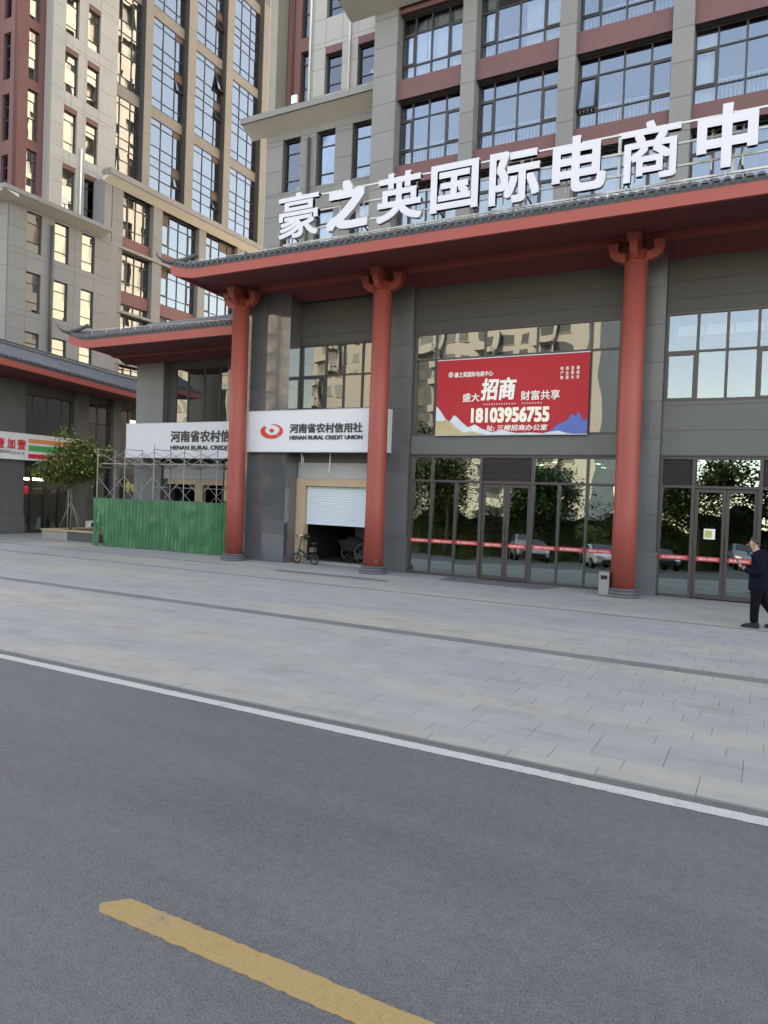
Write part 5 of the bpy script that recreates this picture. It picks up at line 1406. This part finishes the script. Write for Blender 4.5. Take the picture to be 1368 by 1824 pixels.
# white framed box
wb = thing('framed_box', 'small white framed metal box on the ground left of the green hoarding', 'box', (-27.6, 23.1, 0))
q = MB()
x0, x1, y0, y1 = -27.85, -27.6, 22.55, 23.0
Bp = Plane('x', -27.6)
for (a, c, z0, z1) in ((22.85, 22.92, .02, .58), (23.30, 23.37, .02, .58), (22.92, 23.30, .02, .09), (22.92, 23.30, .51, .58)): Bp.box(q, a, c, z0, z1, -.3, 0)
build('frame', q, 'rail_white', wb)
q = MB(); Bp.box(q, 22.921, 23.299, .091, .509, -.29, -.12); build('core', q, 'black', wb)
q = MB(); Bp.box(q, 23.02, 23.16, .14, .30, -.118, -.06); Bp.box(q, 23.14, 23.26, .26, .42, -.118, -.08); build('fitting', q, 'stone_dark', wb)

# ------------------------------------------------------------------ litter bin, mat
bt = thing('litter_bin', 'narrow brushed metal litter bin standing at the foot of the rightmost red column', 'bin', (-3.42, 17.85, 0))
q = MB(); q.box(-3.545, -3.305, 17.74, 17.98, .03, .40); q.box(-3.545, -3.505, 17.74, 17.98, .401, .50); q.box(-3.345, -3.305, 17.74, 17.98, .401, .50); q.box(-3.504, -3.346, 17.80, 17.98, .401, .50); q.box(-3.545, -3.305, 17.74, 17.98, .501, .585); build('body', q, 'metal_bin', bt)
q = MB(); q.box(-3.503, -3.347, 17.785, 17.799, .402, .499); build('opening', q, 'black', bt)
q = MB(); q.box(-3.535, -3.315, 17.75, 17.97, 0, .029); build('foot', q, 'steel_dark', bt)
q = MB(); q.box(-3.53, -3.32, 17.755, 17.965, .586, .592); build('ash_tray', q, 'stone_dark', bt)
q = MB(); q.prism([(-7.85, 18.86), (-4.72, 18.86), (-5.0, 17.78), (-7.85+.05, 17.86)], lambda a, c, d: (a, c, d), .004, .013); tag(build('entrance_mat', q, 'mat_grey'), 'grey ribbed mat lying in front of the glass double doors', 'mat')

# ------------------------------------------------------------------ electric bike
eb = thing('electric_bike', 'small black folding electric bike parked at the shutter jamb', 'bike', (-12.72, 18.72, 0))
def wheel(cx, cy, cz, r, ax, parent, tire=.03, spokes=10, mat='rubber', name='wheel'):
    q = MB(); ax = Vector(ax).normalized(); a = ax.cross(Vector((0, 0, 1))).normalized(); b_ = ax.cross(a)
    pts = [Vector((cx, cy, cz))+(a*math.cos(2*math.pi*k/24)+b_*math.sin(2*math.pi*k/24))*r for k in range(25)]
    q.tube(pts, tire, 6, False); w = build(name, q, mat, parent, True)
    q = MB()
    for k in range(spokes):
        t = 2*math.pi*k/spokes; q.tube([Vector((cx, cy, cz)), Vector((cx, cy, cz))+(a*math.cos(t)+b_*math.sin(t))*(r-.01)], .006 if spokes > 9 else .016, 5)
    q.tube([Vector((cx, cy, cz))-ax*.05, Vector((cx, cy, cz))+ax*.05], .03, 8)
    build('spokes', q, 'steel_dark' if mat == 'rubber' else mat, w)
    return w
ax = (.80, -.6, 0); hd_ = Vector((.6, .8, 0)).normalized()
hd_ = Vector((-1, .05, 0)).normalized(); ax = (hd_.y, -hd_.x, 0)
E0 = Vector((-12.72, 18.72, 0))
fw_, bw_ = E0+hd_*.42, E0-hd_*.36
wheel(fw_.x, fw_.y, .20, .17, ax, eb); wheel(bw_.x, bw_.y, .20, .17, ax, eb)
q = MB()
def up3(p, z): return (p.x, p.y, z)
q.tube([up3(fw_, .2), up3(fw_-hd_*.10, .55), up3(fw_-hd_*.20, .98)], .024, 8); q.tube([up3(fw_-hd_*.12, .50), up3(E0, .34), up3(bw_, .24)], .035, 8); q.tube([up3(bw_+hd_*.12, .32), up3(bw_+hd_*.02, .72)], .02, 8)
sd_ = Vector((-hd_.y, hd_.x, 0))
build('frame', q, 'black', eb, True)
q = MB(); hb = fw_-hd_*.20; q.tube([up3(hb-sd_*.27+Vector((0, 0, 0)), 1.02), up3(hb, .98), up3(hb+sd_*.27, 1.03)], .015, 8); build('handlebar', q, 'chrome', eb, True)
q = MB()
for sg in (-1, 1): p = hb+sd_*.27*sg; q.tube([up3(p, 1.025), up3(p+sd_*.09*sg, 1.03)], .022, 8)
build('grip', q, 'rubber', eb, True)
q = MB(); sp_ = bw_+hd_*.02; q.lathe([(.02, .72), (.10, .735), (.12, .77), (.09, .80), (.01, .81)], sp_.x, sp_.y, 14); build('saddle', q, 'black', eb, True)
q = MB(); p = hb+hd_*.05; q.lathe([(.015, .99), (.05, 1.0), (.05, 1.05), (.01, 1.07)], p.x, p.y, 12); build('headlamp', q, 'chrome', eb, True)
q = MB(); p = hb-sd_*.30+Vector((0, 0, 0)); q.lathe([(.01, .86), (.12, .90), (.14, .98), (.10, 1.05), (.01, 1.07)], p.x, p.y, 14); build('helmet', q, 'black', eb, True)
q = MB(); p = fw_-hd_*.02; q.box(p.x-.06, p.x+.07, p.y-.07, p.y+.05, .42, .54); build('battery_box', q, 'teal', eb)
q = MB(); p = E0; q.box(p.x-.10, p.x+.10, p.y-.08, p.y+.08, .24, .31); build('foot_deck', q, 'black', eb)
q = MB(); p = E0-hd_*.30; q.box(p.x-.09, p.x+.09, p.y-.11, p.y+.11, .46, .62); build('rear_box', q, 'rust_iron', eb)
eb.scale = (.86, .86, .86)
# ------------------------------------------------------------------ handcart inside
hc = thing('handcart', 'old two wheeled handcart with large spoked wheels in the dark doorway', 'handcart', (-11.85, 19.9, 0))
for (x, y_) in ((-12.10, 20.35), (-11.38, 19.95)): wheel(x, y_, .36, .31, (.8, -.55, 0) if 0 else (.86, -.5, 0), hc, .022, 8, 'rust_iron')
q = MB(); q.tube([(-12.15, 20.38, .36), (-11.33, 19.92, .36)], .022, 8); build('axle', q, 'rust_iron', hc, True)
q = MB(); c = Vector((-11.74, 20.15, 0)); A = Vector((.86, -.5, 0)); Bd = Vector((.5, .86, 0))
def cp(a, b_, z): v = c+A*a+Bd*b_; return (v.x, v.y, z)
q.hexa([cp(-.30, -.35, .42), cp(.30, -.35, .42), cp(.30, .45, .42), cp(-.30, .45, .42), cp(-.38, -.5, .74), cp(.38, -.5, .74), cp(.38, .6, .74), cp(-.38, .6, .74)]); build('tub', q, 'cart_shaded', hc)
q = MB(); q.tube([cp(-.25, .45, .55), cp(-.22, 1.3, .78)], .018, 6); q.tube([cp(.25, .45, .55), cp(.22, 1.3, .78)], .018, 6); q.tube([cp(-.22, 1.3, .78), cp(.22, 1.3, .78)], .018, 6); build('push_handle', q, 'rust_iron', hc, True)
q = MB(); q.hexa([cp(-.3, -.3, .742), cp(.2, -.35, .742), cp(.25, .2, .742), cp(-.25, .2, .742), cp(-.2, -.2, .86), cp(.1, -.2, .84), cp(.12, .1, .83), cp(-.15, .1, .87)]); build('load', q, 'cart_shaded', hc)
# cables hanging under the bank board
q = MB(); q.tube([(-12.95, 18.6, 3.46), (-12.93, 18.6, 3.2), (-12.88, 18.6, 3.05), (-12.86, 18.6, 3.25), (-12.92, 18.6, 3.4)], .012, 6); build('cable', q, 'rail_white', s1, True)
q = MB(); q.tube([(-11.95, 18.7, 3.46), (-11.95, 18.7, 3.1), (-11.98, 18.7, 2.95), (-11.94, 18.7, 2.88)], .014, 6); build('cable', q, 'rail_white', s1, True)
# ------------------------------------------------------------------ person at the right edge
def skin_body(name, chains, parent, mat, root=0, sub=2, smooth=True):
    """chains: list of lists of (x,y,z,rx[,ry]); the first point of a later chain may be an index into the vertex list"""
    vs, rad, ed = [], [], []
    for ch in chains:
        prev = None
        for p in ch:
            if isinstance(p, int): prev = p; continue
            vs.append(p[:3]); rad.append((p[3], p[4] if len(p) > 4 else p[3])); i = len(vs)-1
            if prev is not None: ed.append((prev, i))
            prev = i
    me = bpy.data.meshes.new(name); me.from_pydata(vs, ed, []); o = bpy.data.objects.new(name, me); COL.objects.link(o)
    m = o.modifiers.new('skin', 'SKIN'); m.use_smooth_shade = True
    sv = me.skin_vertices[0].data
    for i, r in enumerate(rad): sv[i].radius = r; sv[i].use_root = (i == root)
    sb = o.modifiers.new('sub', 'SUBSURF'); sb.levels = sub; sb.render_levels = sub
    dg = bpy.context.evaluated_depsgraph_get(); me2 = bpy.data.meshes.new_from_object(o.evaluated_get(dg)); me2.name = name
    bpy.data.objects.remove(o)
    me2.polygons.foreach_set('use_smooth', [True]*len(me2.polygons)); me2.materials.clear()
    return me2
PX, PY = -.11, 15.17
pr = thing('person', 'person in dark navy jacket and black trousers looking down at a phone', 'person', (PX, PY, 0))
W_ = lambda f, s, z: (PX-f, PY-s, z)          # f forward (towards -x), s to the near side (their left)
body = [
    [(*W_(0, 0, .90), .135, .15), (*W_(0.0, 0, 1.04), .14, .165), (*W_(-.01, 0, 1.20), .14, .175), (*W_(.0, 0, 1.34), .12, .17), (*W_(.045, 0, 1.42), .075, .08), (*W_(.085, 0, 1.475), .055, .055), (*W_(.115, 0, 1.535), .078, .072), (*W_(.12, 0, 1.60), .082, .075), (*W_(.105, 0, 1.64), .055, .05)],
    [3, (*W_(.0, .175, 1.355), .07), (*W_(-.03, .225, 1.22), .058), (*W_(-.04, .25, 1.06), .048), (*W_(.09, .21, 1.04), .042), (*W_(.22, .13, 1.09), .033), (*W_(.27, .10, 1.11), .026)],
    [3, (*W_(.0, -.175, 1.355), .07), (*W_(-.02, -.225, 1.22), .058), (*W_(-.02, -.24, 1.06), .048), (*W_(.10, -.2, 1.05), .042), (*W_(.22, -.1, 1.10), .033), (*W_(.27, -.05, 1.13), .026)],
    [0, (*W_(.02, .09, .82), .095), (*W_(.04, .095, .48), .066), (*W_(.05, .10, .30), .055), (*W_(.05, .10, .09), .040), (*W_(.13, .10, .045), .036), (*W_(.20, .10, .035), .026)],
    [0, (*W_(-.04, -.09, .82), .095), (*W_(-.12, -.10, .48), .066), (*W_(-.24, -.10, .30), .055), (*W_(-.36, -.10, .14), .040), (*W_(-.32, -.10, .06), .036), (*W_(-.24, -.10, .035), .026)],
]
me = skin_body('body', [[(p if isinstance(p, int) else (*p[:3], p[3]*(.86 if p[2] < 1.38 else 1), (p[4] if len(p) > 4 else p[3])*(.86 if p[2] < 1.38 else 1))) for p in ch] for ch in body], pr, 'skin'); bo = link('body', me, 'skin', pr)
# nose, ears and hands
q = MB(); q.tube([W_(.195, 0, 1.585), W_(.222, 0, 1.555), W_(.19, 0, 1.535)], [.010, .015, .012], 8); build('nose', q, 'skin', bo, True)
for s in (.078, -.078):
    q = MB(); q.tube([W_(.10, s, 1.545), W_(.092, s*1.1, 1.575), W_(.10, s*1.06, 1.60)], [.010, .016, .010], 8); build('ear', q, 'skin', bo, True)
def hand(base, dirv, side, parent):
    b_ = Vector(base); dv = Vector(dirv).normalized(); sv = Vector(side).normalized(); uv = dv.cross(sv)
    ch = [[(*b_, .024, .014), (*(b_+dv*.05), .034, .015), (*(b_+dv*.085), .034, .013)]]
    for k, (o_, l) in enumerate(((-.028, .062), (-.009, .072), (.010, .068), (.028, .054))):
        p = b_+dv*.08+sv*o_; ch.append([2, (*(p+dv*.012), .0088), (*(p+dv*l*.5+uv*-.008), .0082), (*(p+dv*l*.8+uv*-.024), .0076), (*(p+dv*l*.85+uv*-.036), .007)])
    p = b_+dv*.03+sv*-.03; ch.append([1, (*(p+sv*-.012), .011), (*(p+sv*-.03+dv*.025), .0095), (*(p+sv*-.03+dv*.05+uv*-.01), .0085)])
    return link('hand', skin_body('hand', ch, parent, 'skin'), 'skin', parent)
hand(W_(.285, .09, 1.115), W_(.35, .02, 1.17)-Vector(W_(.285, .09, 1.115)) if 0 else (-.6, .5, .5), (0, .6, -.6), bo)
hand(W_(.285, -.045, 1.135), (-.6, -.35, .5), (0, .7, .5), bo)
q = MB(); q.hexa([W_(.33, .075, 1.13), W_(.33, .0, 1.13), W_(.338, .0, 1.127), W_(.338, .075, 1.127), W_(.39, .075, 1.265), W_(.39, .0, 1.265), W_(.398, .0, 1.262), W_(.398, .075, 1.262)])
ph = build('phone', q, 'black', None); tag(ph, 'black mobile phone held in both hands of the person', 'phone')
# clothes, hair, shoes as thin shells over the body
jk = [
    [(*W_(.0, 0, .66), .19, .225), (*W_(.0, 0, .74), .188, .225), (*W_(0.0, 0, .92), .185, .222), (*W_(-.01, 0, 1.06), .185, .222), (*W_(-.02, 0, 1.22), .18, .225), (*W_(.0, 0, 1.335), .155, .21), (*W_(.035, 0, 1.43), .098, .115), (*W_(.05, 0, 1.46), .09, .10)],
    [5, (*W_(.0, .19, 1.35), .105), (*W_(-.03, .25, 1.22), .094), (*W_(-.04, .275, 1.06), .082), (*W_(.09, .225, 1.03), .072), (*W_(.20, .14, 1.08), .060), (*W_(.245, .118, 1.10), .052)],
    [5, (*W_(.0, -.19, 1.35), .105), (*W_(-.02, -.25, 1.22), .094), (*W_(-.02, -.265, 1.06), .082), (*W_(.10, -.215, 1.04), .072), (*W_(.20, -.11, 1.09), .060), (*W_(.245, -.08, 1.11), .052)],
]
jo = link('jacket', skin_body('jacket', jk, pr, 'navy'), 'navy', pr)
q = MB(); q.tube([W_(.03, 0, 1.40), W_(.055, 0, 1.445)], [.098, .082], 14, False); build('collar', q, 'navy', jo, True)
tr = [
    [(*W_(0, 0, .95), .16, .19), (*W_(0, 0, .84), .165, .195)],
    [1, (*W_(.02, .095, .74), .112), (*W_(.04, .10, .48), .090), (*W_(.05, .105, .26), .082), (*W_(.045, .105, .085), .076)],
    [1, (*W_(-.04, -.095, .74), .112), (*W_(-.12, -.10, .48), .090), (*W_(-.25, -.105, .30), .078), (*W_(-.36, -.105, .17), .070)],
]
link('trousers', skin_body('trousers', tr, pr, 'trouser'), 'trouser', pr)
hr = [[(*W_(.075, 0, 1.55), .072, .078), (*W_(.085, 0, 1.61), .088, .086), (*W_(.125, 0, 1.655), .07, .07), (*W_(.175, 0, 1.64), .034, .045)]]
link('hair', skin_body('hair', hr, pr, 'hair'), 'hair', pr)
for (f, s, z, tilt) in ((.05, .10, 0, 0), (-.33, -.10, .02, .25)):
    q = MB(); prof = [(-.09, .0), (.20, .0), (.215, .03), (.17, .065), (.06, .095), (.03, .115), (-.08, .115), (-.10, .06)]
    cs, sn = math.cos(tilt), math.sin(tilt)
    q.prism(prof, lambda a, c, d: W_(f+a*cs+c*sn*.3, s+d, z+c-a*sn*.25+.002), -.045, .045); build('shoe', q, 'shoe', pr)

# hedge behind the parked cars
random.seed(60)
hg = thing('hedge', 'dense dark green hedge behind the cars across the road', 'hedge', (-8, -13.2, 0))
cen = [Vector((random.uniform(-44, 24), -13.4+random.uniform(-.7, .9), random.uniform(.3, 3.9)+.5*math.sin(i*.37))) for i in range(900)]
HEDGE = cen
# ------------------------------------------------------------------ the other side of the road (seen in the glass)
random.seed(77)
def apartment(x0, x1, y1, depth, h, mat, label, cat='building', step=3.1):
    b_ = thing('apartment_building', label, cat, ((x0+x1)/2, y1-depth/2, 0), 'apartment blocks across the road')
    q = MB(); q.box(x0, x1, y1-depth, y1, 0, h); build('wall', q, mat, b_)
    w, bal, fr = MB(), MB(), MB()
    x = x0+1.2; k = 0
    while x < x1-2.4:
        z = 4.2
        while z < h-2.6:
            ww = 2.2 if k % 3 else 1.4
            w.box(x, x+ww, y1+.001, y1+.02, z, z+1.75)
            fr.box(x-.08, x+ww+.08, y1+.001, y1+.14, z-.12, z-.005)
            if k % 3 == 1: bal.box(x-.5, x+ww+.5, y1+.02, y1+1.3, z-1.05, z-.95); bal.box(x-.5, x+ww+.5, y1+1.18, y1+1.3, z-.949, z-.05)
            if k % 3 == 2: bal.box(x-.3, x-.05, y1+.021, y1+.6, z-.9, z+2.0)
            z += step
        x += 3.1; k += 1
    for m_, nm, mt in ((w, 'windows', 'far_window'), (bal, 'balconies', mat), (fr, 'sills', 'wall_taupe')):
        o = build(nm, m_, mt, b_); o['kind'] = 'stuff'
    q = MB(); q.box(x0-.4, x1+.4, y1-depth-.4, y1+.4, h, h+.9); q.box(x0+3, x0+8, y1-depth*.7, y1-2, h+.9, h+4.5); q.box(x1-9, x1-4, y1-depth*.7, y1-2, h+.9, h+5.5); build('parapet', q, 'wall_taupe', b_)
    return b_
apartment(-52, -22, -64, 16, 31, 'far_cream', 'pale cream apartment block with balconies across the road, nearest the sky gap')
apartment(-88, -54, -58, 16, 34, 'far_tan', 'tan apartment block with balconies across the road')
apartment(-135, -92, -56, 16, 36, 'far_cream', 'long cream apartment block at the far end across the road')
apartment(6, 20, -92, 14, 17, 'far_tan', 'low tan apartment block seen small beyond the trees across the road')
def street_tree(x, y, h, label, seed, mats=('leaf_dark', 'leaf_light', 'leaf_rust')):
    random.seed(seed); t = thing('street_tree', label, 'tree', (x, y, 0), 'street trees across the road')
    q = MB(); q.tube([(x, y, -.05), (x+.1, y, h*.25), (x-.05, y+.1, h*.5), (x, y, h*.85)], [.19, .15, .10, .03], 9)
    cen = []
    for i in range(13):
        hh = h*random.uniform(.28, .75); a = random.uniform(0, 6.28); l = h*random.uniform(.18, .34)
        p0 = Vector((x, y, hh)); p1 = p0+Vector((math.cos(a)*l*.6, math.sin(a)*l*.6, l*.45)); p2 = p0+Vector((math.cos(a)*l, math.sin(a)*l, l*.8))
        q.tube([p0, p1, p2], [.07, .045, .015], 6); cen += [p1, p2, p2, (p1+p2)/2]
    build('trunk', q, 'bark', t, True)
    leaves(11000, mats, cen, h*.095, .30, t, 'crown')
for i, (x, y, h) in enumerate(((-33, -10, 8.2), (-26.5, -11.5, 7.6), (-20.5, -10.2, 7.8), (-14.5, -11.6, 7.2), (-4, -11, 7.0), (1.2, -11.8, 6.6), (8, -10.6, 6.8))):
    street_tree(x, y, h, ('broad dark leaved street tree', 'loose crowned street tree', 'tall street tree with reddish tips')[i % 3]+(' across the road at the left', ' across the road near the middle', ' across the road at the right')[0 if i < 3 else 1 if i < 4 else 2], 100+i, (('leaf_dark', 'leaf_dark', 'leaf_light'), ('leaf_light', 'leaf_dark', 'leaf_rust'), ('leaf_dark', 'leaf_light', 'leaf_rust'))[i % 3])
def topiary(x, y, r, label, seed):
    random.seed(seed); t = thing('round_shrub', label, 'shrub', (x, y, 0), 'clipped shrubs across the road')
    q = MB(); q.tube([(x, y, -.05), (x, y, 1.0)], .06, 7); build('stem', q, 'bark', t)
    cen = []
    for i in range(60):
        v = Vector((random.gauss(0, 1), random.gauss(0, 1), random.gauss(0, 1))).normalized()*r*random.uniform(.75, 1); cen.append(Vector((x, y, 1.0+r*.7))+v)
    leaves(1800, ('leaf_light', 'leaf_dark'), cen, .1, .16, t, 'crown')
topiary(-9.6, -7.2, .95, 'clipped round shrub reflected in the left door leaf', 201); topiary(-6.9, -7.4, 1.0, 'clipped round shrub reflected in the right door leaf', 202); topiary(3.2, -7.3, .9, 'clipped round shrub near the parked silver car', 203)
leaves(30000, ('leaf_dark', 'leaf_dark', 'leaf_light', 'leaf_rust'), HEDGE, .30, .26, hg, 'foliage')
q = MB(); nx = 90
hz = lambda i: 3.3+.45*math.sin(i*.7)+.3*math.sin(i*1.9+1)+random.uniform(-.1, .1)
H_ = [hz(i) for i in range(nx+1)]
for i in range(nx): a, c = -44+68*i/nx, -44+68*(i+1)/nx; q.hexa([(a, -13.1+.2*math.sin(i), -.1), (c, -13.1+.2*math.sin(i+1), -.1), (c, -14.2, -.1), (a, -14.2, -.1), (a, -13.3+.2*math.sin(i), H_[i]), (c, -13.3+.2*math.sin(i+1), H_[i+1]), (c, -14.0, H_[i+1]), (a, -14.0, H_[i])])
build('hedge_core', q, 'leaf_dark', hg)  # solid core added so the bright block behind doesn't shine through
def car(x, y, rot, mat, label, seed):
    t = thing('parked_car', label, 'car', (x, y, 0), 'cars parked across the road')
    cs, sn = math.cos(rot), math.sin(rot)
    P = lambda a, w_, z: (x+a*cs-w_*sn, y+a*sn+w_*cs, z-.02)
    prof = [(-2.2, .30), (-2.25, .55), (-2.15, .85), (-1.6, .95), (-1.0, 1.40), (-.3, 1.47), (.45, 1.42), (1.15, 1.0), (1.95, .88), (2.2, .68), (2.25, .38), (2.1, .26)]
    q = MB(); lay = [(-.88, .0), (-.80, .0), (.80, .0), (.88, .0)]
    n_ = len(prof); base = 0
    for w_ in (-.90, -.78, .78, .90):
        for (a, z) in prof:
            k = .94 if abs(w_) > .85 else 1.0
            ww = w_*(1-.20*max(0, (z-.9)/.55)); q.v.append(P(a*(.985 if abs(w_) > .85 else 1), ww, z if abs(w_) < .85 else z*.985+.01))
    for s_ in range(3):
        for i in range(n_):
            j = (i+1) % n_; q.f.append([s_*n_+i, s_*n_+j, (s_+1)*n_+j, (s_+1)*n_+i]); q.mi.append(0)
    q.f.append(list(range(n_))); q.f.append(list(range(3*n_, 4*n_))[::-1]); q.mi += [0, 0]
    bo_ = build('body', q, mat, t, True)
    sb = bo_.modifiers.new('round', 'SUBSURF'); sb.levels = 2; sb.render_levels = 2
    q = MB()
    for (a0, z0, a1, z1) in ((.50, 1.39, 1.10, 1.02), (-1.05, 1.36, -1.55, .99)):
        s_ = 1 if a0 > 0 else -1
        q.hexa([P(a0+s_*.02, -.62, z0+.015), P(a0+s_*.02, .62, z0+.015), P(a1+s_*.02, .72, z1+.015), P(a1+s_*.02, -.72, z1+.015), P(a0+s_*.03, -.62, z0+.03), P(a0+s_*.03, .62, z0+.03), P(a1+s_*.03, .72, z1+.03), P(a1+s_*.03, -.72, z1+.03)])
    build('windscreen', q, 'far_window', t)
    for s_ in (-1, 1):
        q = MB(); q.prism([(-1.45, .98), (-.95, 1.34), (-.3, 1.40), (.42, 1.35), (.98, .99)], lambda a, c, d: P(a, s_*(.91-.20*max(0, (c-.9)/.55))+d, c), -.01, .012); build('side_window', q, 'far_window', t)
        for a in (-1.35, 1.38):
            q = MB(); c0 = Vector(P(a, s_*.80, .32)); axv = Vector((-sn, cs, 0))
            q.tube([c0-axv*.1, c0+axv*.115], .32, 18); w_ = build('wheel', q, 'rubber', t)
            q = MB(); q.tube([c0+axv*.1*s_, c0+axv*.122*s_], .20, 12); build('rim', q, 'metal_bin', w_)
        q = MB(); q.box(0, .1, 0, .1, 0, .1) if 0 else q.hexa([P(2.08, s_*.5, .66), P(2.26, s_*.5, .66), P(2.16, s_*.8, .66), P(2.0, s_*.8, .66), P(2.02, s_*.5, .78), P(2.2, s_*.5, .76), P(2.08, s_*.8, .78), P(1.95, s_*.8, .78)]); build('headlight', q, 'chrome', t)
    q = MB(); q.hexa([P(2.2, -.6, .36), P(2.275, -.6, .36), P(2.275, .6, .36), P(2.2, .6, .36), P(2.2, -.5, .58), P(2.26, -.5, .58), P(2.26, .5, .58), P(2.2, .5, .58)]); build('grille', q, 'black', t)
car(-8.7, -3.4-2.6, R(62), 'car_white', 'white saloon car parked across the road behind the clipped shrubs', 1)
car(-5.6, -6.2, R(70), 'car_black', 'black car parked across the road beside the white saloon', 2)
car(-13.2, -6.3, R(66), 'car_silver', 'silver car parked across the road left of the white saloon', 3)
car(-.8, -6.0, R(84), 'car_silver', 'pale silver car parked across the road opposite the right doors', 4)
car(2.0, -6.3, R(88), 'car_white', 'white car parked across the road at the right end of the row', 5)
flush_mass()
